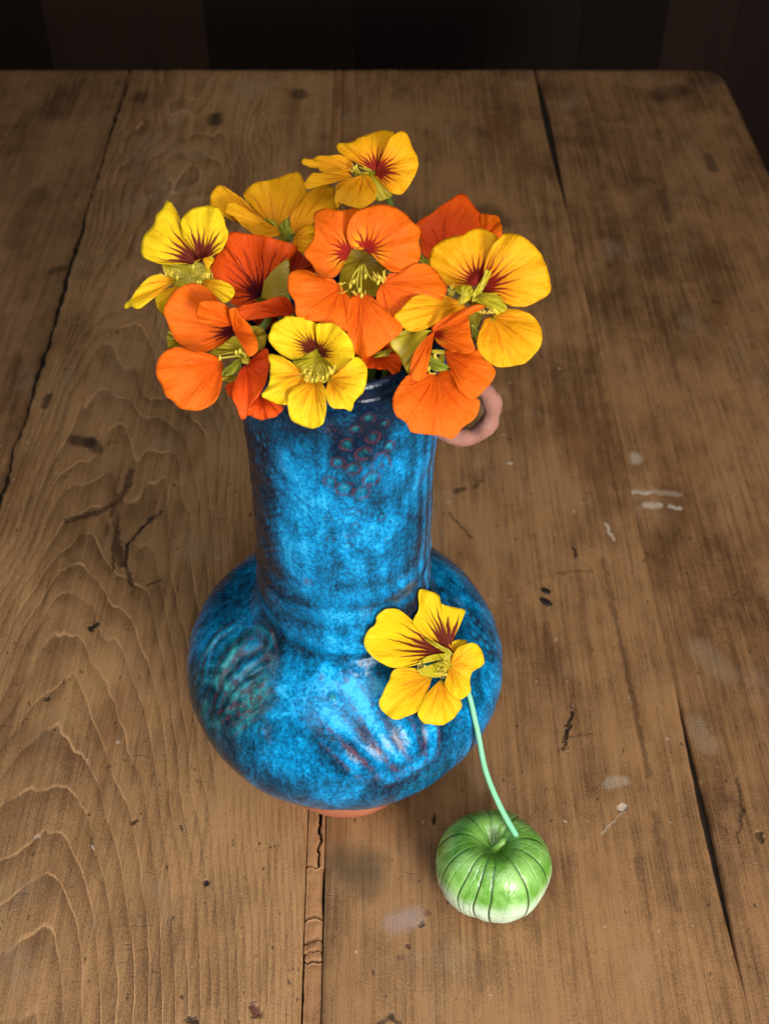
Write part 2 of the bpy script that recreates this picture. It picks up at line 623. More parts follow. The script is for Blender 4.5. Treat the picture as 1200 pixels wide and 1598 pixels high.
# filler strip between the two middle boards: broken pieces with crooked cracks
cuts = [NEAR, .12, onz(480, 1500).y, onz(483, 1486).y, onz(486, 1470).y, onz(490, 1434).y, onz(492, 1352).y, .40, .52, .70, .95, FAR - .004]
for i in range(len(cuts) - 1):
    y0, y1 = cuts[i] + .0002, cuts[i + 1] - .0002
    n = max(6, int((y1 - y0) / .0016))
    V = []
    for j in range(n):
        t = j / (n - 1)
        y = y0 + (y1 - y0) * t
        l = STRIP_L(y)
        r = STRIP_R(y)
        if i in (2, 3, 4, 5):
            r -= .0001 + .0009 * max(0, mn.noise(Vector((y * 240, 5, i)))) + .0006 * (i == 5) * bump01(y, y0, y1)
        if i in (0, 1, 2):
            l += .0005 + .0007 * mn.noise(Vector((y * 150, 8, 0)))
        if i == 6:
            l += .0
            r -= .0032 + .0016 * mn.noise(Vector((y * 170, 12, 0))) + .0010 * mn.noise(Vector((y * 500, 2, 0)))
        for q in range(7):
            u = q / 6
            x = l + (r - l) * u
            zz = -.0011 + .0005 * mn.noise(Vector((x * 500, y * 160, 3)))
            e = min(u, 1 - u) * (r - l)
            ee = min(y - y0, y1 - y)
            zz -= .0006 * math.exp(-e / .0003) + .0005 * math.exp(-ee / .0004)
            if i in (2, 3, 4, 5):
                zz += .0006
            yy = y + (1 - t) * .0022 * mn.noise(Vector((x * 330, i * 3.3, 0))) + t * .0022 * mn.noise(Vector((x * 330, (i + 1) * 3.3, 0)))
            V.append((x, yy, zz))
    Fc = [(j * 7 + k, j * 7 + k + 1, (j + 1) * 7 + k + 1, (j + 1) * 7 + k) for j in range(n - 1) for k in range(6)]
    rim = [j * 7 for j in range(n)][::-1] + list(range(1, 7)) + [j * 7 + 6 for j in range(1, n)] + [(n - 1) * 7 + k for k in range(5, 0, -1)]
    b0 = len(V)
    for q in rim:
        V.append((V[q][0], V[q][1], -.012))
    for k in range(len(rim)):
        k2 = (k + 1) % len(rim)
        Fc.append((rim[k], b0 + k, b0 + k2, rim[k2])[::-1])
    mesh_obj('filler_piece', V, Fc, M_wood['strip'], table)
    if i == 6:     # the second sliver on the far side of the crooked crack
        V = []
        for j in range(n):
            y = y0 + (y1 - y0) * j / (n - 1)
            r = STRIP_R(y)
            l = r - .0032 - .0016 * mn.noise(Vector((y * 170, 12, 0))) - .0010 * mn.noise(Vector((y * 500, 2, 0))) + .0008 + .0009 * bump01(y, y0, y1)
            for u in (0, .33, .66, 1):
                x = l + (r - l) * u
                V.append((x, y, -.0012 - .0006 * (u in (0, 1)) + .0004 * mn.noise(Vector((x * 500, y * 160, 7)))))
        Fc = [(j * 4 + k, j * 4 + k + 1, (j + 1) * 4 + k + 1, (j + 1) * 4 + k) for j in range(n - 1) for k in range(3)]
        b0 = len(V)
        for j in range(n):
            V.append((V[j * 4][0], V[j * 4][1], -.012))
        Fc += [(j * 4, (j + 1) * 4, b0 + j + 1, b0 + j) for j in range(n - 1)]
        mesh_obj('filler_piece', V, Fc, M_wood['strip'], table)


def box(x0, x1, y0, y1, z0, z1):
    V = [(x, y, z) for z in (z0, z1) for y in (y0, y1) for x in (x0, x1)]
    return V, [(0, 2, 3, 1), (4, 5, 7, 6), (0, 1, 5, 4), (2, 6, 7, 3), (0, 4, 6, 2), (1, 3, 7, 5)]


# dirt packed into the seams, battens, apron and legs
T = NT('dark seam packing')
M_dark = T.done(T.bsdf(T.mix(T.noise(T.obj(), 90, 4), (.012, .008, .006), (.03, .02, .013)), .9, .2))
for xs in (-.4505, -.25, -.0346, .1672):
    V, Fc = box(-.022, .022, NEAR + .02, FAR - .03, -THICK - .012, -.0135)
    V = [(x + wx(xs, y), y, z) for x, y, z in V]
    mesh_obj('seam_batten', V, Fc, M_dark, table, False)
    if xs != -.0346:
        V, Fc = box(-.0075, .0075, NEAR + .02, FAR - .03, -.013, -.0042)
        V = [(x + wx(xs, y), y, z) for x, y, z in V]
        mesh_obj('seam_dirt', V, Fc, M_dark, table, False)
for V, Fc in (box(-.60, .31, FAR - .09, FAR - .068, -.13, -THICK - .0005), box(.286, .308, .12, FAR - .0905, -.13, -THICK - .0005), box(-.60, -.578, .12, FAR - .0905, -.13, -THICK - .0005)):
    mesh_obj('apron', V, Fc, M_wood['right'], table, False)
for lx, ly in ((-.60, FAR - .155), (.245, FAR - .155), (-.60, .07), (.245, .07)):
    parts = []
    path = [(lx + .03, ly + .03, z) for z in (-.74, -.5, -.25, -.131, -THICK - .0005)]
    parts.append(tube_data(path, [.024, .03, .036, .042, .042], 4))
    V, Fc = join_data(parts)
    mesh_obj('leg', V, Fc, M_wood['far_left'], table, False)

# dark room behind: floor and a boarded wall
T = NT('dark floor boards')
M_floor = T.done(T.bsdf(T.mix(T.noise(T.vm('MULTIPLY', T.obj(), (8, 1, 1)), 3, 4), (.010, .007, .006), (.022, .015, .012)), .8, .2))
fl = mesh_obj('floor', [(-4, -3, -.74), (4, -3, -.74), (4, 4, -.74), (-4, 4, -.74)], [(0, 1, 2, 3)], M_floor, None, False)
fl['kind'] = 'structure'
wall = mesh_obj('wall', *box(-3, 3, 2.05, 2.15, -.74, 2.0), M_floor, None, False)
wall['kind'] = 'structure'
bx0 = -1.6
for i, (w, g, tn) in enumerate(((.40, 1.0, 0), (.33, 1.2, 0), (.30, 1.5, 0), (.27, 3.4, 0), (.25, 1.2, 0), (.22, .7, 0), (.16, 1.0, 0), (.14, .5, 1), (.12, 1.9, 1), (.30, 1.6, 1), (.2, .8, 1), (.34, .6, 0), (.4, .8, 0))):
    T = NT('dark wall board')
    a = (.020 * g, (.0085 if tn else .0105) * g, (.0055 if tn else .0062) * g)
    b = tuple(q * .55 for q in a)
    m_ = T.done(T.bsdf(T.mix(T.noise(T.vm('MULTIPLY', T.obj(), (9, 9, 1)), 2.5, 4), a, b), .75, .25))
    mesh_obj('wall_board', *box(bx0 + .0004, bx0 + w - .0004, 2.028, 2.0495, -.739, 2.0), m_, wall, False)
    bx0 += w

# ------------------------------------------------------------------ vase
VB = onz(540, 1187)
VX, VY = VB.x, VB.y
LEAN = .016
prof = [(.0358, .0185), (.0385, .0235), (.0465, .0325), (.0575, .0455), (.0680, .0605), (.0745, .0740), (.0771, .0865), (.0756, .098),
        (.0702, .109), (.0620, .1180), (.0525, .1245), (.0450, .129), (.0412, .1345), (.0396, .141), (.0388, .155), (.0384, .18), (.0384, .21), (.0390, .24), (.0398, .27), (.0403, .284)]
P = catmull(prof, 20)
P = resample(P, 330)
rimp = catmull([(.0403, .284), (.0402, .2885), (.0387, .2908), (.0367, .2895), (.0358, .284), (.0342, .26), (.034, .2), (.034, .15), (.046, .12), (.066, .088), (.05, .05), (.0, .035)], 8)[1:]
PP = np.concatenate([P, rimp])
NTH = 460
th = np.linspace(0, 2 * np.pi, NTH, endpoint=False)


def lathe_pts(Q):
    r = Q[:, 0][:, None]
    z = Q[:, 1][:, None]
    return np.stack([VX + LEAN * z + r * np.cos(th), VY + r * np.sin(th), z + 0 * th], -1)


G = lathe_pts(PP)
NR = len(PP)
quads = [(j * NTH + i, j * NTH + (i + 1) % NTH, (j + 1) * NTH + (i + 1) % NTH, (j + 1) * NTH + i) for j in range(NR - 1) for i in range(NTH)]
cs = lathe_pts(resample(P, 80))[:, ::5]
nc = cs.shape[1]
bvh0 = BVHTree.FromPolygons([tuple(v) for v in cs.reshape(-1, 3)],
                            [(j * nc + i, j * nc + (i + 1) % nc, (j + 1) * nc + (i + 1) % nc, (j + 1) * nc + i) for j in range(79) for i in range(nc)])


def hit(x, y):
    r = ray(x, y)
    h = bvh0.ray_cast(CAM, r.normalized())
    return h[0]


def hit_depth(x, y):
    h = hit(x, y)
    return None if h is None else (h - CAM).dot(FW)


Vv = G.reshape(-1, 3).copy()
nout = len(P) * NTH
# outward normals of the profile
tang = np.gradient(PP, axis=0)
nr_, nz_ = tang[:, 1], -tang[:, 0]
ln = np.sqrt(nr_ ** 2 + nz_ ** 2) + 1e-9
nr_, nz_ = nr_ / ln, nz_ / ln
NRM = np.stack([nr_[:, None] * np.cos(th), nr_[:, None] * np.sin(th), nz_[:, None] + 0 * th], -1).reshape(-1, 3)
disp = np.zeros(len(Vv))
tone = np.full(len(Vv), .52)
teal = np.zeros(len(Vv))
redv = np.zeros(len(Vv))
X = Vv[:nout]


def near(p, rad):
    d2 = ((X - np.array(p)) ** 2).sum(1)
    idx = np.nonzero(d2 < rad * rad)[0]
    return idx, np.sqrt(d2[idx])


def patch(x, y, rad, dv, arr=tone):
    h = hit(x, y)
    if h is None:
        return
    i, d = near(h, rad * 2.6)
    arr[i] += dv * np.exp(-(d / rad) ** 2)


def pit(x, y, r, depth, rim=.35, t=.8, rd=.9, dark=-.12):
    h = hit(x, y)
    if h is None:
        return
    i, d = near(h, r * 2.6)
    q = d / r
    disp[i] += -depth * np.exp(-(q / .75) ** 4) + depth * rim * np.exp(-((q - 1.15) / .28) ** 2) + depth * .2 * np.exp(-(q / .35) ** 2)
    teal[i] += t * np.exp(-(q / .62) ** 4)
    redv[i] += rd * np.exp(-((q - 1.02) / .15) ** 2)
    tone[i] += dark * np.exp(-((q - 1.1) / .5) ** 2) + .12 * np.exp(-(q / .5) ** 4)


def ridge(pts, w, hgt, tn=.22, rd=.55, tl=0.0):
    c = catmull(pts, 14)
    hs = [hit(*p) for p in c]
    hs = np.array([tuple(h) for h in hs if h is not None])
    if len(hs) < 2:
        return
    hs = resample(hs, max(6, int(np.linalg.norm(np.diff(hs, axis=0), axis=1).sum() / .0007)))
    lo, hi = hs.min(0) - 4 * w, hs.max(0) + 4 * w
    idx = np.nonzero(((X > lo) & (X < hi)).all(1))[0]
    if not len(idx):
        return
    d = np.full(len(idx), 9.)
    tpos = np.zeros(len(idx))
    for k, h in enumerate(hs):
        dk = np.sqrt(((X[idx] - h) ** 2).sum(1))
        mcl = dk < d
        d[mcl] = dk[mcl]
        tpos[mcl] = k / (len(hs) - 1)
    env = np.sin(np.pi * np.clip(tpos * .9 + .05, 0, 1)) ** .5
    q = d / w
    disp[idx] += hgt * env * (np.exp(-q ** 2) - .35 * np.exp(-((q - 1.7) / .6) ** 2))
    tone[idx] += env * (tn * np.exp(-q ** 2) - .18 * np.exp(-((q - 1.8) / .7) ** 2))
    redv[idx] += rd * env * np.exp(-((q - 1.15) / .28) ** 2)
    teal[idx] += tl * env * np.exp(-q ** 2)


def Z4(x, y):
    return 360 + x / 3.53, 630 + y / 3.53


def ZB(x, y):
    return 270 + x / 2.264, 840 + y / 2.264


# stamped berry marks on the neck
for (x, y, s) in ((755, 75, 26), (690, 145, 24), (785, 187, 28), (640, 230, 28), (730, 275, 31), (845, 110, 20), (875, 235, 24), (590, 325, 26), (675, 358, 30), (775, 415, 34),
                  (630, 470, 36), (720, 492, 34), (545, 430, 24)):
    pit(*Z4(x, y), s * 1.2 / 3.53 / 3700, .00060)
for (x, y, s) in ((690, 680, 20), (535, 640, 20), (550, 745, 20), (650, 785, 19), (870, 745, 22), (835, 630, 20), (600, 655, 14)):
    pit(*Z4(x, y), s / 3.53 / 3700, .0005, t=.5, rd=.45)
ridge([Z4(800, 345), Z4(815, 300), Z4(840, 300), Z4(862, 350)], .0016, .0006, .15, .8)
ridge([Z4(640, 605), Z4(680, 598), Z4(700, 612)], .0010, .0004, .1, .6)
# column of little tool marks on the left of the neck
for k in range(46):
    x = random.uniform(60, 190)
    y = random.uniform(110, 830)
    px, py = Z4(x + (y - 100) * .075, y)
    a = random.uniform(12, 22)
    ridge([(px, py), (px + random.uniform(-1, 3), py + a * .55)], random.uniform(.0006, .0011), random.choice((-.0004, -.0005, .0004)), random.uniform(.1, .42), .05, .1)
for k in range(7):
    yy = 640 + k * 28
    ridge([(405, yy + 100), (418, yy + 104), (440, yy + 101)], .0008, .0002, .05, .1)
# fan of finger ridges on the belly
for pts, w in (([(610, 500), (650, 560), (700, 640), (760, 740), (815, 800)], .0032), ([(520, 590), (600, 680), (690, 760), (765, 850)], .0032),
               ([(790, 620), (830, 700), (860, 785)], .0032), ([(540, 700), (620, 780), (690, 840)], .0028), ([(905, 630), (912, 700), (915, 760)], .0028)):
    ridge([ZB(*p) for p in pts], w * 1.1, .00045, .38, .65)
ridge([ZB(745, 850), ZB(790, 845), ZB(850, 810), ZB(905, 765)], .0030, .0005, .34, .2)
# swirled leaf print on the left shoulder
for pts in ([(q[0] + random.uniform(-14, 14), q[1] + random.uniform(-14, 14)) for q in pts_] for pts_ in ([(340, 545), (290, 590), (220, 610), (150, 650)], [(330, 480), (250, 540), (170, 640)], [(230, 300), (150, 380), (105, 500)], [(280, 330), (200, 420), (130, 560), (110, 640)],
            [(320, 400), (240, 470), (160, 570), (140, 660)], [(350, 520), (300, 560), (270, 620), (200, 670)], [(180, 320), (120, 420), (95, 520)], [(300, 620), (240, 650), (190, 690)],
            [(300, 300), (330, 360), (345, 440)], [(330, 560), (250, 560), (200, 520), (210, 450)], [(300, 380), (230, 400), (170, 470)], [(340, 480), (300, 520), (310, 590)])):
    ridge([ZB(*p) for p in pts], random.uniform(.0014, .0030), random.uniform(.0002, .0006), random.uniform(-.25, .30), .6, .45)
patch(*ZB(200, 470), .020, .10)
patch(*ZB(180, 520), .024, .55, teal)
patch(*ZB(110, 390), .009, .30)
# rows of small stamps on the right shoulder
for (x, y) in ((1036, 262), (1064, 286), (1085, 310), (1065, 340), (1100, 350), (1110, 385), (1030, 300), (1120, 420), (1088, 372)):
    pit(*ZB(x, y), .0022, .0005, t=.2, rd=.2, dark=-.12)
pit(*ZB(565, 562), .0028, -.0012, t=1.0, rd=.2)
pit(*ZB(318, 688), .0022, -.0008, t=.0, rd=.1)
for (x, y) in ((520, 492), (715, 490), (475, 155), (610, 500)):
    patch(*ZB(x, y), .0016, .9, redv)
# broad glaze pooling, with some shade painted into the dark left neck column
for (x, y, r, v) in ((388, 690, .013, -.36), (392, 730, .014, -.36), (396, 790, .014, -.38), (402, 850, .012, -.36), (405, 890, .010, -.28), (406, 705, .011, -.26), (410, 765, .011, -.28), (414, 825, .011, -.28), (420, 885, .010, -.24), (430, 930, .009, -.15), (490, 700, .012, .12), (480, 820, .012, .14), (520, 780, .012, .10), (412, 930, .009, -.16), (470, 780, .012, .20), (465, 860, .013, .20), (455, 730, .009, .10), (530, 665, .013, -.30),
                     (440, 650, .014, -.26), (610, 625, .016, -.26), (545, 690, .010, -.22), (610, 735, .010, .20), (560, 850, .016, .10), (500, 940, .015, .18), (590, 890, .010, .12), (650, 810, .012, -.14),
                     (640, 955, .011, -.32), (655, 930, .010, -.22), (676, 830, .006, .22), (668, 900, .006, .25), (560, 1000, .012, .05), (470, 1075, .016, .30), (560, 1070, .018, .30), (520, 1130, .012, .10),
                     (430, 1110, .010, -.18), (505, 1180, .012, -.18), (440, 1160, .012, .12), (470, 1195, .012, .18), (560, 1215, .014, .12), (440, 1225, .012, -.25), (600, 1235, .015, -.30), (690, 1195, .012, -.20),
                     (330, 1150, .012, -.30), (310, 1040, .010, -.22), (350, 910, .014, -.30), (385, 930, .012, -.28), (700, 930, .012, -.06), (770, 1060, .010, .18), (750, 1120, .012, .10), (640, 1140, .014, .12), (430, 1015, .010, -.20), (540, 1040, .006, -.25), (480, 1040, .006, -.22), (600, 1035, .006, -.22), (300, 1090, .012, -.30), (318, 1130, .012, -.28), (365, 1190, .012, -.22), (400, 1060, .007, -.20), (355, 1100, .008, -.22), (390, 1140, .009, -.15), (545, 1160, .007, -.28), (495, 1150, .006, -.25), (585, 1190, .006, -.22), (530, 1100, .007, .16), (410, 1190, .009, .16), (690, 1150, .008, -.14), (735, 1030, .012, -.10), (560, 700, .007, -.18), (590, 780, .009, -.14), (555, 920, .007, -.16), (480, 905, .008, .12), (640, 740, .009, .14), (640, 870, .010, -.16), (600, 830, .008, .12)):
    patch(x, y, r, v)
# soft drips, throwing rings and handmade wobble everywhere
zz = Vv[:, 2]
ang = np.arctan2(Vv[:, 1] - VY, Vv[:, 0] - VX - LEAN * zz)
neckm = 1 / (1 + np.exp(-(zz - .137) / .004))
wob = np.array([mn.noise(Vector((v[0] * 26, v[1] * 26, v[2] * 26))) for v in Vv[:nout]])
wob2 = np.array([mn.noise(Vector((v[0] * 85 + 3, v[1] * 85, v[2] * 60))) for v in Vv[:nout]])
disp[:nout] += .0007 * wob + .00045 * wob2
for zc, a_, w_ in ((.152, .0007, .0035), (.163, -.0005, .003), (.172, .0005, .003), (.1385, -.0013, .0028), (.146, .0004, .002), (.278, .0006, .004), (.265, -.0005, .005), (.2, .0004, .006), (.225, -.0004, .006)):
    disp[:nout] += a_ * np.exp(-((zz[:nout] - zc - .0012 * np.sin(ang[:nout] * 2 + zc * 90)) / w_) ** 2)
for zc in (.1385,):
    tone[:nout] -= .30 * np.exp(-((zz[:nout] - zc) / .003) ** 2)
for zc, dv in ((.150, .06), (.1565, -.12), (.1635, .12), (.170, -.16), (.177, .10), (.184, -.08), (.030, .10), (.040, -.08), (.048, .08)):
    tone[:nout] += dv * np.exp(-((zz[:nout] - zc - .002 * np.sin(ang[:nout] * 3)) / .0026) ** 2)
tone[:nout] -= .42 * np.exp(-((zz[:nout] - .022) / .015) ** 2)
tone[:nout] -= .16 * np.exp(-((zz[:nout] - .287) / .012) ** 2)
tone[:nout] += .16 * np.clip(np.sin(ang[:nout] * 34 + 3 * wob[:nout]), -1, 1) * np.exp(-((ang[:nout] + .35) / .45) ** 2) * neckm[:nout]
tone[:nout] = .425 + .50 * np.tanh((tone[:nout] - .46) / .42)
tone[nout:] = .05
fade = np.clip((zz - .018) / .006, 0, 1)
Vv = Vv + NRM * (disp * fade)[:, None]


def glaze():
    T = NT('blue mottled glaze')
    p = T.obj()
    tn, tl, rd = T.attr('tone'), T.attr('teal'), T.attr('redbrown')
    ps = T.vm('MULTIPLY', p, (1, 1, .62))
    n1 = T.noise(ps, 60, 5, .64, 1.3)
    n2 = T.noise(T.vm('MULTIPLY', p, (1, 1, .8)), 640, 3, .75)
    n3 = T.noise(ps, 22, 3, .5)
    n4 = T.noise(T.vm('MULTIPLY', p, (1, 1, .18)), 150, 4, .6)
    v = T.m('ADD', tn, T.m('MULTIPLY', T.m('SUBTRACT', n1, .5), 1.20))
    v = T.m('ADD', v, T.m('MULTIPLY', T.m('SUBTRACT', n2, .5), 1.15))
    v = T.m('ADD', v, T.m('MULTIPLY', T.m('SUBTRACT', n3, .5), .45))
    v = T.m('ADD', v, T.m('MULTIPLY', T.m('SUBTRACT', n4, .5), .85), clamp=True)
    c = T.ramp(v, [(0, (.004, .012, .030)), (.20, (.004, .034, .075)), (.42, (.003, .085, .185)), (.60, (.003, .150, .345)), (.80, (.004, .275, .590)), (1.0, (.035, .44, .78))])
    tz = T.ramp(T.m('ADD', T.noise(p, 260, 4, .65), T.m('MULTIPLY', T.m('SUBTRACT', n1, .5), .9)), [(.25, (.004, .030, .036)), (.5, (.012, .150, .170)), (.72, (.05, .36, .40))])
    c = T.mix(T.m('MULTIPLY', tl, T.rng(n1, .3, .6, .35, .95), clamp=True), c, tz)
    red = T.m('MULTIPLY', rd, T.rng(T.noise(p, 330, 3, .6), .36, .58), clamp=True)
    sp = T.m('MULTIPLY', T.rng(T.noise(T.vm('ADD', p, (3, 1, 2)), 62, 4, .6), .60, .72), T.rng(n2, .42, .60))
    red = T.m('MAXIMUM', T.m('MULTIPLY', red, .85), T.m('MULTIPLY', sp, .35))
    c = T.mix(red, c, (.115, .028, .040))
    hb = T.m('ADD', T.m('MULTIPLY', n1, .7), T.m('MULTIPLY', n4, .4))
    nm = T.bump(T.m('ADD', hb, T.m('MULTIPLY', n2, .12)), .42, .0017)
    ro = T.rng(n2, .3, .7, .09, .24)
    return T.done(T.bsdf(c, ro, .17, nm))


def terracotta(name, c1, c2, pores=.6):
    T = NT(name)
    p = T.obj()
    c = T.mix(T.rng(T.noise(p, 55, 5, .6), .3, .7), c1, c2)
    sp = T.rng(T.noise(p, 420, 2, .5), .66, .74)
    c = T.mix(T.m('MULTIPLY', sp, pores), c, tuple(q * .3 for q in c1))
    c = T.mix(T.rng(T.noise(p, 130, 4, .7), .55, .8, 0, .35), c, (.55, .38, .33))
    h = T.m('ADD', T.noise(p, 240, 5, .7), T.m('MULTIPLY', sp, -.6))
    return T.done(T.bsdf(c, .75, .25, T.bump(h, .6, .0009)))


M_glaze = glaze()
M_foot = terracotta('terracotta clay', (.46, .165, .085), (.39, .130, .065), .2)
M_handle = terracotta('pink bisque clay', (.37, .175, .130), (.29, .120, .085), .7)
vase = empty('ceramic_vase', (VX, VY, 0), 'handmade blue glazed pottery vase with round belly and tall neck', 'vase')
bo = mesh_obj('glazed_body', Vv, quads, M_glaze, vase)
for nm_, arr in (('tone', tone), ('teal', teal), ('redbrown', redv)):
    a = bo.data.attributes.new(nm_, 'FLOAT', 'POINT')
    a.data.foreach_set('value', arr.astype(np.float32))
# unglazed foot ring
fp = catmull([(.0, .003), (.027, .003), (.030, .0), (.0345, .0), (.0362, .002), (.0366, .008), (.0360, .0145), (.0357, .0190), (.030, .026), (.0, .028)], 8)
fp = fp * np.array([1.11, 1.0])
FV = lathe_pts(fp)[:, ::4] + np.array([0, .0042, 0])
nf = FV.shape[1]
fv = []
for row in FV:
    for q in row:
        w_ = .0003 * mn.noise(Vector(q * 60))
        fv.append((q[0] + w_, q[1] + w_, q[2]))
mesh_obj('foot_ring', fv, [(j * nf + i, j * nf + (i + 1) % nf, (j + 1) * nf + (i + 1) % nf, (j + 1) * nf + i) for j in range(len(fp) - 1) for i in range(nf)], M_foot, vase)
# loop handle high on the neck, squashed coil of unglazed clay
hz = .2480
hc = Vector((VX + LEAN * hz + .0387 + .0098, VY - .002, hz))
pathh, rad = [], []
for k in range(49):
    a = math.radians(150 - 300 * k / 48)
    pathh.append(hc + Vector((.0113 * math.cos(a), -.002 * math.sin(a), .0156 * math.sin(a))))
    rad.append(.0036 + .0004 * math.sin(k * .7) + .0012 * max(0, abs(k - 24) / 24 - .6))
Vh, Fh = tube_data(pathh, rad, 22)
Vh = [v + (v - hc).normalized() * (.0005 * mn.noise(v * 190) + .0004 * mn.noise(v * 420)) for v in Vh]
mesh_obj('handle', Vh, Fh, M_handle, vase)

# ------------------------------------------------------------------ tomatillo
tc = onz(769, 1349, .0240)
TR = .0274
tom = empty('tomatillo', (tc.x, tc.y, 0), 'ribbed bright green tomatillo in its husk beside the blue vase', 'tomatillo')
pole_tilt = Vector((.03, -.06, 1)).normalized()
vein_a = [math.radians(a) for a in (-93, -62, -28, 8, 52, 96, 133, 166, 198, 232, 252)]
vein_a2 = [math.radians(a) for a in (-110, -78, -45, -10, 30, 72, 115, 150, 182, 215, 242)]
NA, NB = 480, 140
tv, vein, pale = [], [], []
for j in range(NB + 1):
    s = j / NB
    ph = math.pi * s
    for i in range(NA):
        a = 2 * math.pi * i / NA
        aw = a + .10 * math.sin(3 * a + 1) * math.sin(ph) + .04 * mn.noise(Vector((math.cos(a) * 2, math.sin(a) * 2, s * 5)))
        dm = min(abs(math.remainder(aw - v, 2 * math.pi)) for v in vein_a)
        dm2 = min(abs(math.remainder(aw - v + .25 * (s - .3), 2 * math.pi)) for v in vein_a2)
        sw = max(.12, math.sin(ph))
        g = math.exp(-(dm * sw / .019) ** 2)
        gw = math.exp(-(dm * sw / .17) ** 2)
        g2 = math.exp(-(dm2 * sw / .012) ** 2) * (1 if s < .62 else max(0, 1 - (s - .62) / .12))
        rr = TR * (math.sin(ph) ** (.74 if s < .5 else .95)) * (1 + .02 * math.cos(2 * a + .6) + .018 * math.cos(5 * a) + .016 * math.cos(3 * a + 2.2))
        rr *= 1 - .010 * g - .007 * gw * min(1, s * 3) - .006 * g2
        zt = (.0215 if s < .5 else .0270) * math.cos(ph)
        dimple = .0105 * math.exp(-(rr / .0085) ** 2) if s < .5 else -.004 * math.exp(-(rr / .012) ** 2)
        zt -= dimple
        rr += .0006 * mn.noise(Vector((math.cos(a) * 3, math.sin(a) * 3, s * 6)))
        zt -= .0003 * gw * math.sin(ph) * (1 if s < .5 else 0)
        v = Vector((rr * math.cos(a), rr * math.sin(a), zt))
        v = Vector((v.x, v.y * math.cos(.12) + v.z * math.sin(.12), v.z * math.cos(.12) - v.y * math.sin(.12)))
        tv.append(v)
        vein.append(max(g * .95, g2 * .45) * min(1, .35 + s * 2) if s < .8 else g * .5)
        pale.append(s)
zmin = min(v.z for v in tv)
tv = [Vector((v.x + tc.x, v.y + tc.y, v.z - zmin - .0002)) for v in tv]
tf = [(j * NA + i, (j + 1) * NA + i, (j + 1) * NA + (i + 1) % NA, j * NA + (i + 1) % NA) for j in range(NB) for i in range(NA)]
T = NT('green husk')
p = T.obj()
vn, plv = T.attr('vein'), T.attr('pale')
n1 = T.noise(p, 70, 5, .6)
n2 = T.noise(p, 320, 3, .6)
c = T.mix(T.rng(n1, .35, .62), (.105, .315, .030), (.270, .520, .130))
c = T.mix(T.m('MULTIPLY', T.rng(n2, .45, .75), .30), c, (.28, .50, .13))
c = T.mix(T.rng(T.m('ADD', plv, T.m('MULTIPLY', T.m('SUBTRACT', n1, .5), .22)), .40, .57), c, (.60, .76, .56))
c = T.mix(T.rng(T.m('ADD', plv, T.m('MULTIPLY', T.m('SUBTRACT', n1, .5), .22)), .05, .30, .65, 0), c, (.085, .200, .012))
c = T.mix(T.rng(T.noise(T.vm('ADD', p, (4, 2, 1)), 260, 2, .5), .70, .76, 0, .5), c, (.04, .09, .02))
c = T.mix(T.m('MULTIPLY', T.rng(vn, .25, .75), .92), c, (.012, .055, .010))
bs = T.bsdf(c, T.rng(n2, .3, .7, .24, .38), .75, T.bump(T.m('SUBTRACT', T.m('ADD', n2, n1), T.m('MULTIPLY', vn, .6)), .45, .0013), sss=.12)
M_husk = T.done(bs)
ho = mesh_obj('husk', tv, tf, M_husk, tom)
for nm_, arr in (('vein', vein), ('pale', pale)):
    a = ho.data.attributes.new(nm_, 'FLOAT', 'POINT')
    a.data.foreach_set('value', np.array(arr, dtype=np.float32))
T = NT('green stem')
M_stub = T.done(T.bsdf(T.mix(T.noise(T.obj(), 200, 4), (.22, .42, .08), (.12, .28, .04)), .4, .4))
tp = tv[0]
mesh_obj('stem_stub', *tube_data([tp + Vector((0, 0, -.003)), tp + Vector((0, -.0005, .001)), tp + Vector((.0012, -.001, .004)), tp + Vector((.0032, .0008, .0068)), tp + Vector((.0042, .002, .0080))],
                                 [.0034, .0024, .0019, .0020, .0012], 12), M_stub, tom)
tom_bvh = BVHTree.FromPolygons([tuple(v) for v in tv], tf)

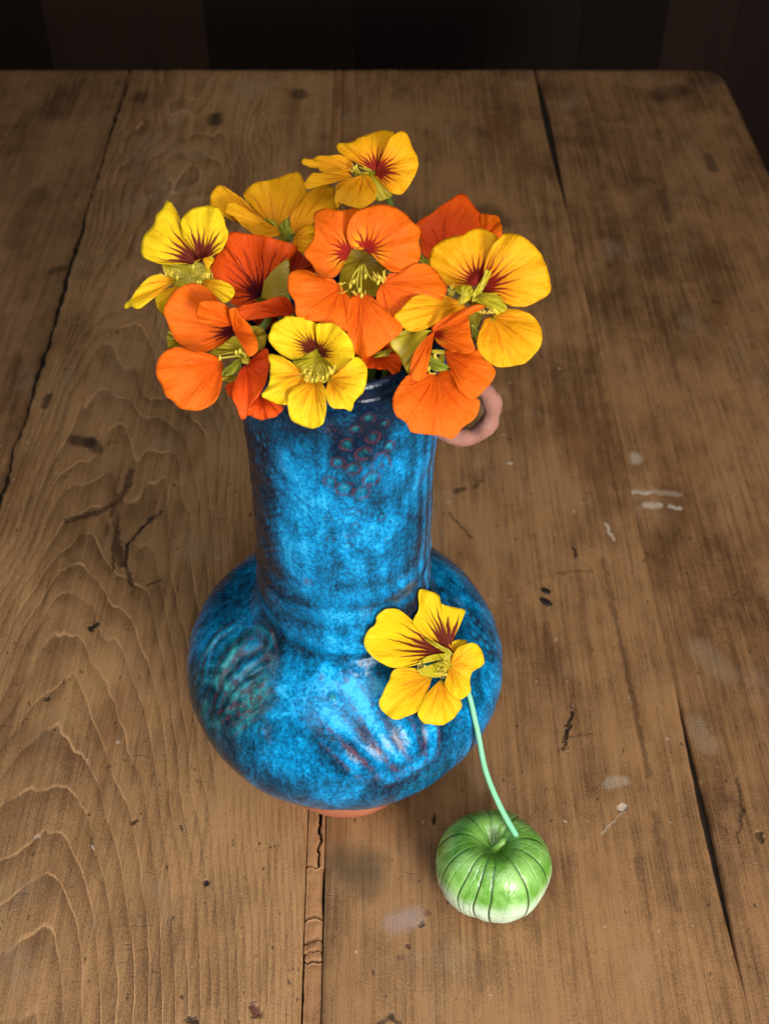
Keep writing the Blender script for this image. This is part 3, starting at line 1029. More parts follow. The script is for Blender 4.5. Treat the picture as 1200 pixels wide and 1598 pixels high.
# ------------------------------------------------------------------ petals
def petal_mat(name, edge, mid, throat, vein, blotch=.30, vlen=.62, vstr=.85, N=9, seed=0., halo=None, glow=0.):
    T = NT(name)
    uv = T.uv()
    u, v, _ = T.xyz(uv)
    oi = T.n('ShaderNodeObjectInfo').outputs['Random']
    p = T.obj()
    so = T.m('MULTIPLY', oi, 30)
    nv = T.noise(T.comb(T.m('ADD', T.m('MULTIPLY', u, 7), so), T.m('MULTIPLY', v, 1.3), seed), 1.0, 3, .6)
    uw = T.m('ADD', u, T.m('MULTIPLY', T.m('SUBTRACT', T.noise(T.comb(T.m('MULTIPLY', u, 4), T.m('MULTIPLY', v, 3), so), 1.0, 2), .5), .10))
    sn = T.m('ABSOLUTE', T.m('SINE', T.m('MULTIPLY', uw, math.pi * N)))
    ln_ = T.m('SUBTRACT', 1.0, sn)                      # 1 on a vein
    wv = T.rng(v, .1, vlen, .34, .84)
    line = T.rng(ln_, wv, 1.0)
    length = T.m('MULTIPLY', T.rng(nv, .25, .75, .55, 1.15), vlen)
    line = T.m('MULTIPLY', line, T.rng(T.m('DIVIDE', v, length), .58, 1.0, 1, 0))
    blen = T.m('MULTIPLY', T.m('ADD', T.m('MULTIPLY', ln_, .55), T.rng(nv, .2, .8, .45, .9)), blotch)
    bl = T.rng(T.m('DIVIDE', v, T.m('ADD', blen, .001)), .70, 1.05, 1, 0)
    cl = T.noise(p, 160, 4, .6)
    c = T.mix(T.rng(T.m('ADD', v, T.m('MULTIPLY', T.m('SUBTRACT', cl, .5), .35)), .15, .95), mid, edge)
    if halo:
        c = T.mix(T.m('MULTIPLY', T.rng(v, .16, .58, 1, 0), T.rng(T.m('ABSOLUTE', T.m('SUBTRACT', u, .5)), .02, .42, .12, 1.0)), c, halo)
    if glow:
        gl = T.m('MULTIPLY', T.rng(v, .18, .66, 1, 0), T.rng(ln_, .0, 1.0, .35, 1.0))
        c = T.mix(T.m('MULTIPLY', gl, glow), c, (.80, .17, .006))
    # fine darker striation along the petal
    st = T.noise(T.comb(T.m('ADD', T.m('MULTIPLY', u, 46), so), T.m('MULTIPLY', v, 2.2), seed), 1.0, 3, .65)
    c = T.mix(T.rng(st, .45, .75, 0, .55), c, tuple(q * f for q, f in zip(mid, (.85, .62, .5))))
    c = T.mix(T.rng(T.noise(p, 520, 3, .6), .45, .8, 0, .22), c, tuple(min(1, q * 1.15 + .02) for q in edge))
    c = T.mix(T.m('MULTIPLY', line, vstr), c, vein)
    if blotch > 0.01:
        c = T.mix(T.m('MULTIPLY', bl, .95), c, tuple(q * .8 for q in vein))
    c = T.mix(T.rng(v, .02, .13, 1, 0), c, throat)
    cre = T.noise(T.comb(T.m('ADD', T.m('MULTIPLY', u, 13), so), T.m('MULTIPLY', v, 2.6), seed + 4), 1.0, 2, .5)
    h = T.m('ADD', T.m('ADD', T.m('MULTIPLY', st, .8), T.m('MULTIPLY', cre, 1.3)), T.m('MULTIPLY', T.noise(p, 170, 4, .6), 1.0))
    h = T.m('SUBTRACT', h, T.m('MULTIPLY', line, .4))
    nm = T.bump(h, .55, .0013)
    b = T.bsdf(c, .56, .18, nm)
    tr = T.n('ShaderNodeBsdfTranslucent')
    T.set(tr.inputs[0], c)
    T.set(tr.inputs['Normal'], nm)
    ms = T.n('ShaderNodeMixShader')
    ms.inputs[0].default_value = .28
    T.t.links.new(b, ms.inputs[1])
    T.t.links.new(tr.outputs[0], ms.inputs[2])
    return T.done(ms.outputs[0])


def green_mat(name, a, b, stripe, N=11, sstr=.7, lo=.0, hi=.9):
    T = NT(name)
    u, v, _ = T.xyz(T.uv())
    p = T.obj()
    sn = T.m('SUBTRACT', 1.0, T.m('ABSOLUTE', T.m('SINE', T.m('MULTIPLY', T.m('ADD', u, T.m('MULTIPLY', T.noise(p, 220, 2), .05)), math.pi * N))))
    line = T.m('MULTIPLY', T.rng(sn, .68, .95), T.rng(v, lo, hi, 1, 0))
    line = T.m('MULTIPLY', line, T.rng(T.noise(T.comb(T.m('MULTIPLY', u, 5), 0, 0), 1.0, 2), .35, .6))
    c = T.mix(T.rng(T.noise(p, 120, 4), .3, .7), a, b)
    c = T.mix(T.m('MULTIPLY', line, sstr), c, stripe)
    bb = T.bsdf(c, .42, .4, T.bump(T.m('ADD', T.noise(p, 260, 4), T.m('MULTIPLY', sn, .5)), .4, .0007))
    tr = T.n('ShaderNodeBsdfTranslucent')
    T.set(tr.inputs[0], c)
    ms = T.n('ShaderNodeMixShader')
    ms.inputs[0].default_value = .22
    T.t.links.new(bb, ms.inputs[1])
    T.t.links.new(tr.outputs[0], ms.inputs[2])
    return T.done(ms.outputs[0])


YE, YM = (.90, .640, .012), (.89, .570, .006)
AE, AM = (.88, .450, .006), (.86, .350, .005)
OE, OM = (.86, .165, .004), (.85, .130, .004)
RE, RM = (.84, .105, .005), (.80, .070, .005)
GRT = (.42, .38, .03)
MR = (.17, .006, .012)
PM = {
    'YU': petal_mat('yellow petal dark throat', YE, YM, (.30, .02, .012), MR, .54, .90, .92, 13, 1., None, .85),
    'Yu': petal_mat('yellow petal small throat', YE, YM, (.14, .012, .010), MR, .44, .66, .88, 12, 1.5, None, .6),
    'YL': petal_mat('yellow lower petal', YE, (.86, .42, .008), (.52, .42, .02), (.80, .20, .008), .0, .85, .80, 5, 2.),
    'AU': petal_mat('amber petal dark throat', AE, AM, (.35, .03, .012), (.32, .008, .010), .44, .78, .92, 13, 3., None, .85),
    'AB': petal_mat('amber petal plain', AE, AM, GRT, (.62, .17, .010), .0, .95, .45, 7, 4.),
    'AL': petal_mat('amber lower petal', AE, AM, (.50, .36, .02), (.68, .16, .006), .0, .85, .65, 5, 5.),
    'OU': petal_mat('orange petal red veins', OE, OM, (.34, .02, .012), (.47, .012, .012), .36, .72, .9, 13, 6., (.84, .50, .012), .2),
    'OD': petal_mat('orange petal dark veins', OE, OM, (.07, .006, .016), (.16, .006, .018), .36, .72, .85, 12, 7.),
    'OL': petal_mat('orange lower petal', OE, OM, (.78, .13, .006), (.70, .050, .006), .0, .80, .50, 6, 8.),
    'RD': petal_mat('red orange petal dark veins', RE, (.78, .075, .006), (.03, .005, .010), (.11, .005, .016), .40, 1.0, .95, 12, 9.),
    'RL': petal_mat('red orange petal', RE, RM, (.60, .045, .010), (.50, .020, .010), .0, .80, .50, 6, 10.),
    'RX': petal_mat('deep red petal', (.42, .035, .004), (.34, .022, .004), (.2, .01, .004), (.2, .008, .006), .0, .8, .4, 6, 11.),
    'GH': green_mat('yellow green throat', (.60, .48, .022), (.48, .41, .018), (.050, .022, .010), 15, .90, .05, .85),
    'GO': green_mat('olive throat', (.42, .29, .012), (.31, .22, .010), (.05, .03, .010), 14, .7, .1, 1.6),
    'GS': green_mat('yellow green sepal', (.50, .38, .020), (.38, .30, .016), (.17, .13, .010), 9, .5, 0, 2.),
    'GG': green_mat('leaf green sepal', (.33, .34, .028), (.22, .25, .016), (.11, .13, .010), 5, .4, 0, 2.),
}
T = NT('pale stem green')
M_stem = T.done(T.bsdf(T.mix(T.noise(T.vm('MULTIPLY', T.obj(), (1, 1, .3)), 260, 4), (.17, .52, .29), (.26, .60, .38)), .38, .4, sss=.1))
T = NT('bouquet stem green')
M_stem2 = T.done(T.bsdf(T.mix(T.noise(T.obj(), 160, 4), (.30, .42, .10), (.18, .30, .05)), .4, .4))
T = NT('stamen yellow')
M_stam = T.done(T.bsdf(T.mix(T.noise(T.obj(), 300, 3), (.62, .50, .05), (.42, .37, .04)), .5, .3))
T = NT('fringe pale yellow')
M_fringe = T.done(T.bsdf((.82, .62, .08), .5, .3))

SEED = [0]


def blade(name, mat, base, outline, depthf, parent, S=20, TT=46, o0=0., o1=0., cs=0., bulge=0., rip=.0016, thick=.00032, curl=0., folds=5, jit=1.0, power=1.0):
    """a petal: fan of rings from its claw to a traced rim, each vertex at its own depth"""
    SEED[0] += 1
    sd = SEED[0] * 3.7
    if rip > .0005:
        rip *= 1.8
    c = catmull(outline, 10)
    c = resample(c, TT)
    base = np.array(base, float)
    cen = c.mean(0)
    for i in range(TT):
        e = math.sin(math.pi * i / (TT - 1)) ** .5
        dv = c[i] - base
        dv /= (np.linalg.norm(dv) + 1e-6)
        c[i] += dv * e * jit * (1.3 * mn.noise(Vector((i * .33, sd, 0))) + .9 * mn.noise(Vector((i * .85, sd, 4))))
    Lmax = np.linalg.norm(c - base, axis=1).max()
    V, UV = [], []
    for j in range(S):
        s = j / (S - 1)
        for i in range(TT):
            t = i / (TT - 1)
            q = base + (c[i] - base) * s
            rn = np.linalg.norm(q - base) / Lmax
            rel = rn ** power
            fold = mn.noise(Vector((t * folds, sd, rn * .6))) * 1.0 + .55 * mn.noise(Vector((t * folds * 2.7, sd + 5, rn * 1.1)))
            ed = max(0, s - .72) / .28
            o = o0 + (o1 - o0) * rel + cs * (t - .5) * rel - bulge * math.sin(math.pi * min(1, rn * .98)) + rip * fold * (rn ** 1.1) * 1.6
            o += curl * ed ** 2 + rip * .55 * ed * mn.noise(Vector((t * 11, sd, 2)))
            d = depthf(q[0], q[1], o)
            V.append(at(q[0], q[1], d))
            UV.append((t, max(s * .35 + rn * .65, .0)))
    Fc = [(j * TT + i, j * TT + i + 1, (j + 1) * TT + i + 1, (j + 1) * TT + i) for j in range(1, S - 1) for i in range(TT - 1)]
    Fc += [(0, TT + i + 1, TT + i) for i in range(TT - 1)]
    V0 = V
    o = mesh_obj(name, V0, Fc, mat, parent, True, UV)
    md = o.modifiers.new('thickness', 'SOLIDIFY')
    md.thickness = thick
    md.offset = 0
    return o


def hairs(name, pts, depthf, parent, mat=M_fringe, r=.00014, n=9, spread=5., length=9., o=-.002, direction=(0, -1)):
    parts = []
    for k in range(int(n * .75)):
        bx_, by_ = pts[0] + (pts[1] - pts[0]) * random.random() if False else (random.uniform(pts[0][0], pts[1][0]), random.uniform(pts[0][1], pts[1][1]))
        L = length * random.uniform(.55, 1.15)
        dx = direction[0] * L + random.uniform(-spread, spread)
        dy = direction[1] * L + random.uniform(-spread, spread) * .6
        path = []
        for t in (0, .35, .7, 1):
            wob_ = math.sin(t * 3) * random.uniform(-1.5, 1.5)
            path.append(at(bx_ + dx * t + wob_, by_ + dy * t, depthf(bx_, by_, o - .0022 * t + .001)))
        parts.append(tube_data(path, [r * 1.2, r * 1.1, r, r * .5], 5))
    return mesh_obj(name, *join_data(parts), mat, parent)


FLOWERS = {}


def flower(key, label, d, org, sc, petals, center, hood=None, stem_to=None, extra=(), stamens=None, fringes=(), depthf=None, stem=True):
    def cv(p):
        return (org[0] + p[0] / sc, org[1] + p[1] / sc)
    df = depthf or (lambda x, y, o: d + o)
    cp = cv(center)
    root = empty('nasturtium_flower', at(cp[0], cp[1], df(cp[0], cp[1], 0.010)), label, 'flower')
    pl = []
    for (mt, base, outl, kw) in petals:
        nm_ = kw.pop('name', 'petal')
        o_ = kw.pop('org', None)
        if o_:
            f2 = lambda p, o_=o_: (o_[0] + p[0] / o_[2], o_[1] + p[1] / o_[2])
        else:
            f2 = cv
        pl.append(blade(nm_, PM[mt], f2(base), [f2(p) for p in outl], df, root, **{k: v for k, v in kw.items()}))
    for (host, a, b, n, L, drn, oo) in fringes:
        hairs('fringe', (cv(a), cv(b)), df, pl[host], n=n, length=L, direction=drn, o=oo)
    if stamens:
        for (a, b, c_, oo) in stamens:
            pa, pb, pc = cv(a), cv(b), cv(c_)
            path = [at(*p_, df(p_[0], p_[1], q)) for p_, q in zip(catmull([pa, pb, pc], 4), np.linspace(oo + .004, oo - .002, 9))]
            parts = [tube_data(path, [.00030] * 9, 6)]
            e = path[-1]
            parts.append(tube_data([e + Vector((0, 0, -.0010)), e + Vector((0, 0, -.0005)), e + Vector((.0002, 0, .0005)), e + Vector((.0003, 0, .0011))], [.0002, .00055, .00055, .0002], 7))
            mesh_obj('stamen', *join_data(parts), M_stam, root)
    if stem:
        s0 = at(cp[0], cp[1], df(cp[0], cp[1], .0215))
        tx = VX + LEAN * .29
        tgt = Vector((tx, VY, .29))
        away = (s0 - tgt)
        away.z = 0
        lim = min(1.0, .022 / max(away.length, 1e-6))
        m1 = tgt + away * lim + Vector((0, 0, .004))
        m2 = tgt + away * lim * .35 + Vector((0, 0, -.10))
        if stem_to is not None:
            s1 = at(*stem_to)
            pts = [s0, s1, m1, m2]
        else:
            pts = [s0, (s0 + m1) / 2 + Vector((0, .004, .004)), m1, m2]
        pts = catmull([tuple(q) for q in pts], 8)
        mesh_obj('stem', *tube_data(pts, .0013, 10), M_stem2, root)
        # nectar spur behind the flower
        sp0 = s0 + Vector((0, -.001, .001))
        bk = Vector((-.25 * (1 if cp[0] > 530 else -1), .75, -.35)).normalized()
        sp = [sp0 + bk * (.020 * t) + Vector((0, 0, -.006 * t * t)) for t in (0, .25, .5, .75, 1)]
        mesh_obj('spur', *tube_data(sp, [.0034, .0026, .0017, .0011, .0006], 10), PM['GS'], root)
    FLOWERS[key] = root
    return root


UPK = dict(o0=.006, o1=.006, bulge=.0030)
LOK = dict(o0=.001, o1=-.006, bulge=.0025)


def k(b, **kw):
    q = dict(b)
    q.update(kw)
    return q


# --- yellow flower with dark maroon throat, far left
flower('F1', 'bright yellow nasturtium with maroon throat beside the red-orange bloom with dark veins', .434, (180, 300), 6.0, [
    ('YU', (800, 672), [(600, 662), (440, 670), (330, 640), (250, 590), (245, 500), (285, 390), (370, 300), (385, 215), (450, 150), (487, 75), (540, 115), (590, 220), (620, 300), (630, 400), (690, 470), (745, 560)], k(UPK, o1=.004, bulge=.004, cs=.004)),
    ('YU', (810, 650), [(700, 480), (645, 430), (620, 330), (630, 240), (720, 160), (870, 120), (930, 140), (962, 128), (1005, 210), (1030, 300), (1060, 390), (1000, 540), (930, 580), (820, 620), (758, 646)], k(UPK, o0=.004, o1=-.002, bulge=.004, cs=-.004)),
    ('YL', (820, 622), [(905, 594), (925, 640), (890, 690), (872, 762), (850, 690)], dict(o0=-.001, o1=-.001, bulge=.0005, S=8, TT=20, name='petal_fold')),
    ('YL', (570, 825), [(440, 765), (330, 790), (220, 890), (150, 1000), (90, 1050), (100, 1095), (145, 1050), (180, 1085), (235, 1085), (310, 1010), (390, 950), (540, 850)], k(LOK, o1=-.002)),
    ('YL', (600, 870), [(500, 905), (400, 940), (375, 1010), (400, 1080), (450, 1150), (560, 1150), (640, 960)], k(LOK, o0=.002, o1=.002)),
    ('YL', (800, 830), [(900, 808), (1000, 830), (1080, 870), (1120, 920), (1110, 970), (1030, 1035), (980, 1000), (930, 960), (850, 900)], k(LOK, o1=-.003)),
    ('GH', (720, 735), [(440, 668), (600, 655), (760, 648), (840, 690), (885, 765), (860, 840), (740, 870), (600, 900), (520, 840), (465, 760), (440, 670)], dict(o0=.004, o1=.0005, bulge=-.002, name='calyx', rip=.0003)),
], (740, 740), stamens=[((740, 760), (720, 740), (728, 700), -.002), ((760, 800), (790, 800), (795, 850), -.003), ((720, 800), (760, 830), (770, 850), -.003), ((650, 800), (600, 810), (580, 800), -.002)],
    fringes=[(3, (440, 760), (600, 810), 16, 8, (-.2, -1), -.003), (5, (800, 800), (920, 815), 22, 10, (.15, -1), -.004)])

# --- amber flower seen from the side at the back
flower('F2', 'amber nasturtium turned sideways at the back, between the yellow and the topmost bloom', .462, (320, 250), 5.4545, [
    ('AB', (480, 505), [(420, 430), (330, 340), (230, 265), (120, 212), (60, 290), (45, 370), (80, 420), (170, 480), (280, 530), (400, 520)], k(UPK, o0=.003, o1=.002)),
    ('AL', (650, 612), [(600, 562), (520, 550), (440, 510), (330, 420), (260, 360), (190, 360), (170, 420), (185, 455), (240, 475), (290, 530), (360, 590), (430, 635), (560, 655), (635, 635)], k(LOK, o0=-.001, o1=-.007)),
    ('AB', (605, 590), [(540, 562), (470, 500), (400, 400), (340, 330), (330, 280), (420, 195), (560, 170), (700, 120), (790, 100), (830, 150), (862, 250), (850, 330), (780, 420), (700, 480), (640, 545)], k(UPK, o0=.004, o1=.010)),
    ('AB', (735, 640), [(722, 520), (740, 460), (830, 350), (880, 270), (1000, 220), (1080, 220), (1105, 270), (1105, 350), (1130, 410), (1000, 480), (900, 530), (820, 540), (770, 600)], k(UPK, o0=.003, o1=.006)),
    ('AB', (745, 670), [(800, 600), (880, 550), (920, 545), (940, 650), (910, 770), (850, 800), (790, 760), (745, 700)], k(LOK, o0=.003, o1=.002)),
    ('GG', (690, 655), [(640, 610), (640, 560), (700, 490), (725, 560), (742, 630)], dict(o0=.0, o1=-.002, bulge=.002, name='sepal', S=10, TT=24)),
    ('GS', (690, 640), [(560, 600), (470, 510), (560, 500), (620, 540), (640, 600)], dict(o0=.001, o1=.0, bulge=.001, name='sepal', S=10, TT=24)),
], (690, 640))

# --- topmost amber flower
flower('F3', 'topmost golden nasturtium standing highest on a pale stem behind the big orange bloom', .460, (460, 190), 5.4545, [
    ('AU', (690, 418), [(600, 380), (490, 330), (380, 262), (360, 190), (470, 180), (560, 130), (680, 90), (770, 75), (850, 95), (790, 170), (732, 230), (715, 290), (725, 350)], k(UPK, o0=.005, o1=.008)),
    ('AU', (690, 425), [(735, 350), (752, 290), (775, 220), (800, 150), (860, 98), (930, 80), (970, 130), (995, 215), (1040, 290), (1050, 380), (1010, 480), (930, 600), (890, 620), (820, 600), (740, 530), (680, 465)], k(UPK, o0=.005, o1=.000, bulge=.004)),
    ('AL', (520, 420), [(490, 340), (430, 300), (370, 280), (290, 290), (200, 290), (130, 322), (90, 310), (58, 332), (62, 362), (100, 372), (140, 395), (180, 375), (220, 420), (300, 435), (400, 412), (480, 440)], k(LOK, o0=.003, o1=.004, rip=.0014)),
    ('AL', (500, 475), [(430, 412), (330, 428), (220, 438), (150, 440), (100, 500), (70, 540), (105, 580), (140, 555), (200, 550), (260, 505), (330, 466), (400, 466), (460, 498)], k(LOK, o0=.000, o1=-.006, rip=.0014)),
    ('AL', (585, 450), [(560, 475), (500, 490), (400, 510), (355, 550), (345, 620), (340, 690), (365, 742), (375, 690), (440, 712), (550, 740), (640, 700), (690, 640), (690, 560), (650, 480), (612, 446)], k(LOK, o1=-.006)),
    ('GS', (640, 430), [(700, 470), (760, 545), (825, 605), (820, 640), (760, 665), (690, 672), (695, 600), (660, 510)], dict(o0=.006, o1=.004, bulge=.003, name='calyx')),
    ('GH', (640, 425), [(540, 385), (600, 385), (690, 425), (690, 470), (640, 460), (560, 440), (520, 470), (500, 430)], dict(o0=.007, o1=.005, bulge=.0, name='calyx_throat', S=10, TT=26)),
], (700, 560), stem_to=(609, 330, .474), stamens=[((580, 450), (550, 430), (520, 385), .000), ((560, 460), (520, 430), (500, 400), .000)], fringes=[(2, (485, 380), (540, 440), 10, 7, (-.3, -1), .0)])

# --- red-orange flower with dark veins
flower('F4', 'red-orange nasturtium with dark radiating veins between the yellow and big orange blooms', .440, (320, 250), 5.4545, [
    ('RD', (468, 1160), [(440, 1180), (330, 1240), (230, 1220), (180, 1100), (60, 980), (55, 890), (100, 800), (190, 720), (260, 690), (330, 780), (390, 920)], k(UPK, o0=.010, o1=.004, bulge=.003)),
    ('RD', (468, 1160), [(350, 970), (270, 830), (170, 730), (200, 620), (350, 622), (500, 645), (640, 680), (785, 730), (770, 780), (690, 850), (620, 900), (540, 970), (490, 1060)], k(UPK, o0=.010, o1=.003, bulge=.003)),
    ('GO', (480, 1170), [(505, 1030), (600, 915), (705, 845), (722, 930), (710, 1050), (690, 1160), (600, 1200)], dict(o0=.004, o1=-.0015, bulge=.002, name='calyx', rip=.0003)),
    ('RX', (740, 960), [(700, 900), (715, 830), (790, 770), (870, 850), (940, 950), (860, 1000)], dict(o0=.010, o1=.012, bulge=.001)),
    ('RL', (1150, 300), [(1080, 325), (980, 288), (880, 270), (822, 300), (776, 352), (720, 310), (688, 262), (760, 230), (900, 203), (1020, 163), (1100, 180), (1140, 250)], dict(o0=-.004, o1=-.011, bulge=.002, org=(230, 430, 5.0))),
    ('RX', (860, 380), [(800, 340), (840, 285), (940, 290), (1020, 320), (960, 400), (900, 430), (830, 400)], dict(o0=.010, o1=.006, bulge=.0, org=(230, 430, 5.0))),
], (470, 1150))

# --- red-orange flower at the back right
flower('F6', 'red-orange nasturtium half hidden behind the amber bloom on the right of the bouquet', .458, (600, 290), 4.444, [
    ('RL', (390, 470), [(310, 505), (260, 470), (245, 360), (220, 265), (330, 190), (430, 110), (540, 55), (600, 110), (660, 190), (670, 240), (640, 330), (520, 400)], k(UPK, o0=.002, o1=.006)),
    ('OL', (690, 360), [(640, 300), (668, 240), (665, 195), (730, 200), (790, 215), (815, 330), (780, 400)], k(UPK, o0=.004, o1=.010)),
    ('RL', (420, 480), [(480, 420), (620, 320), (700, 330), (720, 420), (600, 500)], k(UPK, o0=.004, o1=.004)),
    ('GS', (300, 560), [(240, 520), (260, 490), (310, 500), (330, 560)], dict(o0=.004, o1=.004, name='sepal', S=8, TT=18)),
], (430, 480))

# --- big orange flower in the middle
flower('F5', 'largest orange nasturtium facing forward with yellow-green throat in the middle of the bouquet', .424, (440, 310), 4.615, [
    ('OU', (485, 400), [(430, 470), (400, 550), (330, 578), (265, 560), (215, 470), (158, 390), (225, 300), (235, 200), (230, 110), (310, 70), (420, 85), (560, 75), (560, 180), (520, 330)], k(UPK, o0=.006, o1=.007, bulge=.004)),
    ('OU', (600, 372), [(590, 345), (510, 357), (470, 280), (475, 190), (520, 110), (600, 65), (720, 40), (820, 65), (900, 120), (950, 180), (1000, 220), (985, 320), (1000, 400), (960, 480), (880, 522), (780, 522), (720, 455), (680, 395)], k(UPK, o0=.005, o1=.003, bulge=.004)),
    ('OL', (430, 640), [(370, 580), (260, 562), (180, 515), (80, 520), (45, 560), (45, 660), (90, 740), (110, 850), (240, 885), (360, 900), (440, 940), (465, 962), (480, 880), (500, 760), (480, 700)], k(LOK, o0=.000, o1=-.004, bulge=.003)),
    ('OL', (570, 680), [(500, 700), (480, 780), (472, 960), (500, 1080), (570, 1145), (640, 1130), (740, 1060), (870, 940), (800, 850), (700, 760), (640, 700)], k(LOK, o0=.001, o1=-.002)),
    ('OL', (715, 610), [(770, 540), (880, 520), (960, 470), (1060, 480), (1140, 560), (1190, 660), (1100, 780), (980, 850), (870, 940), (780, 880), (690, 790), (680, 680)], k(LOK, o0=.001, o1=.006)),
    ('GO', (575, 440), [(430, 480), (480, 390), (570, 340), (660, 380), (740, 460), (765, 540), (710, 610), (685, 700), (600, 700), (450, 700), (415, 600), (430, 480)], dict(o0=.019, o1=.0035, bulge=-.003, name='calyx', rip=.0001)),
], (575, 520), stamens=[((575, 480), (520, 540), (490, 630), -.001), ((578, 470), (570, 580), (572, 700), -.002), ((590, 470), (630, 560), (690, 605), -.001), ((570, 480), (545, 560), (515, 600), .0), ((585, 470), (600, 540), (600, 560), .0), ((560, 480), (540, 620), (555, 660), -.002)],
    fringes=[(2, (400, 590), (490, 690), 18, 7, (.6, -.6), -.003), (4, (670, 560), (745, 610), 24, 11, (-.05, -1), -.003), (3, (520, 690), (620, 700), 10, 6, (0, -1), -.002)])

# --- amber flower on the right
flower('F7', 'golden amber nasturtium with two round upper petals and red throat above the clay handle', .432, (600, 290), 4.444, [
    ('AU', (650, 690), [(480, 712), (420, 680), (330, 590), (308, 520), (340, 430), (430, 365), (530, 345), (640, 298), (720, 315), (790, 370), (760, 480), (735, 560), (710, 630)], k(UPK, o0=.006, o1=.005, bulge=.003)),
    ('AU', (655, 710), [(735, 570), (715, 520), (730, 430), (790, 370), (830, 330), (890, 330), (960, 355), (1050, 430), (1110, 530), (1145, 650), (1145, 740), (1060, 800), (970, 838), (860, 825), (800, 755), (690, 745)], k(UPK, o0=.005, o1=.001, bulge=.004)),
    ('AL', (545, 815), [(440, 772), (390, 752), (280, 750), (190, 775), (120, 850), (65, 910), (110, 970), (190, 1010), (300, 985), (400, 920), (500, 880), (570, 850)], k(LOK, o0=.000, o1=-.010)),
    ('AL', (790, 110), [(830, 75), (900, 55), (990, 65), (1080, 110), (1130, 190), (1130, 300), (1070, 380), (990, 440), (830, 458), (740, 400), (690, 330), (690, 250), (720, 170), (745, 115)], k(LOK, o0=.001, o1=-.004, org=(590, 470, 4.444))),
    ('GH', (620, 750), [(690, 742), (790, 752), (820, 800), (848, 855), (785, 892), (740, 860), (660, 815), (600, 790)], dict(o0=.004, o1=-.001, bulge=.002, name='calyx')),
    ('GH', (540, 760), [(478, 720), (510, 695), (560, 690), (610, 705), (600, 770), (560, 810), (510, 820), (485, 790)], dict(o0=-.003, o1=.002, bulge=.002, name='calyx_throat')),
    ('GH', (620, 770), [(600, 760), (650, 690), (715, 575), (745, 590), (720, 650), (670, 740)], dict(o0=.0, o1=.001, bulge=.003, name='calyx_ridge', S=10, TT=24)),
    ('GS', (580, 850), [(560, 880), (600, 870), (680, 890), (640, 1000), (625, 1090), (600, 1050), (590, 960)], dict(o0=.006, o1=.003, bulge=.001, name='sepal')),
    ('GG', (610, 985), [(600, 960), (630, 975), (650, 1030), (625, 1095), (600, 1050)], dict(o0=.0, o1=.0, bulge=.001, name='sepal', S=8, TT=18)),
], (640, 790), stamens=[((600, 760), (560, 780), (530, 800), -.003), ((640, 780), (610, 800), (620, 760), -.003), ((620, 740), (660, 720), (700, 600), -.003)],
    fringes=[(2, (420, 720), (480, 780), 14, 9, (-.2, -1), -.003), (3, (660, 880), (790, 890), 20, 8, (-.3, -.8), -.003)])

# --- orange flower on the left front
flower('F8', 'orange nasturtium with dark throat drooping over the left of the vase rim', .424, (230, 430), 5.0, [
    ('OD', (700, 440), [(600, 532), (500, 582), (400, 600), (300, 570), (210, 490), (165, 380), (130, 270), (180, 170), (260, 90), (350, 58), (440, 80), (530, 160), (580, 230), (640, 320), (680, 390)], k(UPK, o0=.010, o1=.002, bulge=.0)),
    ('OL', (690, 385), [(600, 397), (480, 390), (400, 350), (380, 280), (400, 220), (450, 195), (560, 205), (640, 250), (690, 300)], dict(o0=.004, o1=-.004, bulge=.003)),
    ('OL', (680, 440), [(660, 360), (640, 270), (690, 252), (720, 310), (790, 380), (840, 470), (862, 580), (800, 632), (770, 590), (755, 500), (700, 455)], dict(o0=.001, o1=-.006, bulge=.002)),
    ('OL', (585, 670), [(520, 620), (430, 600), (330, 590), (240, 555), (130, 600), (75, 680), (70, 770), (120, 870), (150, 940), (210, 990), (260, 1035), (400, 1052), (500, 1010), (560, 930), (582, 820), (584, 730)], k(LOK, o0=.004, o1=-.004, bulge=.003, rip=.0013, folds=6)),
    ('RL', (775, 690), [(830, 640), (920, 568), (948, 600), (952, 700), (930, 820), (880, 920), (810, 1010), (770, 1112), (730, 1117), (700, 1030), (660, 940), (680, 840), (730, 730)], k(LOK, o0=.003, o1=-.005, cs=.006)),
    ('RL', (700, 850), [(680, 825), (612, 862), (625, 920), (668, 965), (700, 930)], dict(o0=.003, o1=.003, name='petal_fold', S=8, TT=18)),
    ('RL', (880, 930), [(930, 955), (1000, 995), (1068, 1030), (1000, 1100), (940, 1115), (880, 1125), (800, 1092), (775, 1080), (820, 990)], k(LOK, o0=.001, o1=-.001, rip=.0013)),
    ('GS', (780, 580), [(745, 480), (680, 472), (580, 545), (485, 600), (560, 622), (690, 602)], dict(o0=.006, o1=.006, bulge=.002, name='sepal')),
    ('GG', (745, 650), [(700, 655), (640, 700), (583, 757), (592, 782), (660, 775), (730, 735)], dict(o0=.005, o1=.001, bulge=.001, name='sepal')),
    ('GS', (700, 800), [(640, 770), (582, 770), (590, 820), (640, 836), (690, 830)], dict(o0=.006, o1=.004, bulge=.001, name='sepal', S=10, TT=20)),
    ('GS', (830, 480), [(790, 390), (880, 402), (930, 450), (925, 530), (900, 575), (850, 590)], dict(o0=.008, o1=.005, bulge=.003, name='sepal')),
    ('GS', (270, 510), [(165, 430), (153, 500), (172, 572), (240, 562)], dict(o0=.010, o1=.008, bulge=.001, name='sepal', S=10, TT=20)),
    ('GS', (730, 620), [(690, 600), (750, 585), (800, 640), (790, 690), (740, 680)], dict(o0=.002, o1=.001, bulge=.002, name='calyx', S=10, TT=22)),
], (740, 620), stamens=[((720, 625), (640, 635), (565, 645), .000), ((740, 640), (700, 620), (690, 600), -.002), ((770, 660), (760, 620), (720, 590), -.003)])

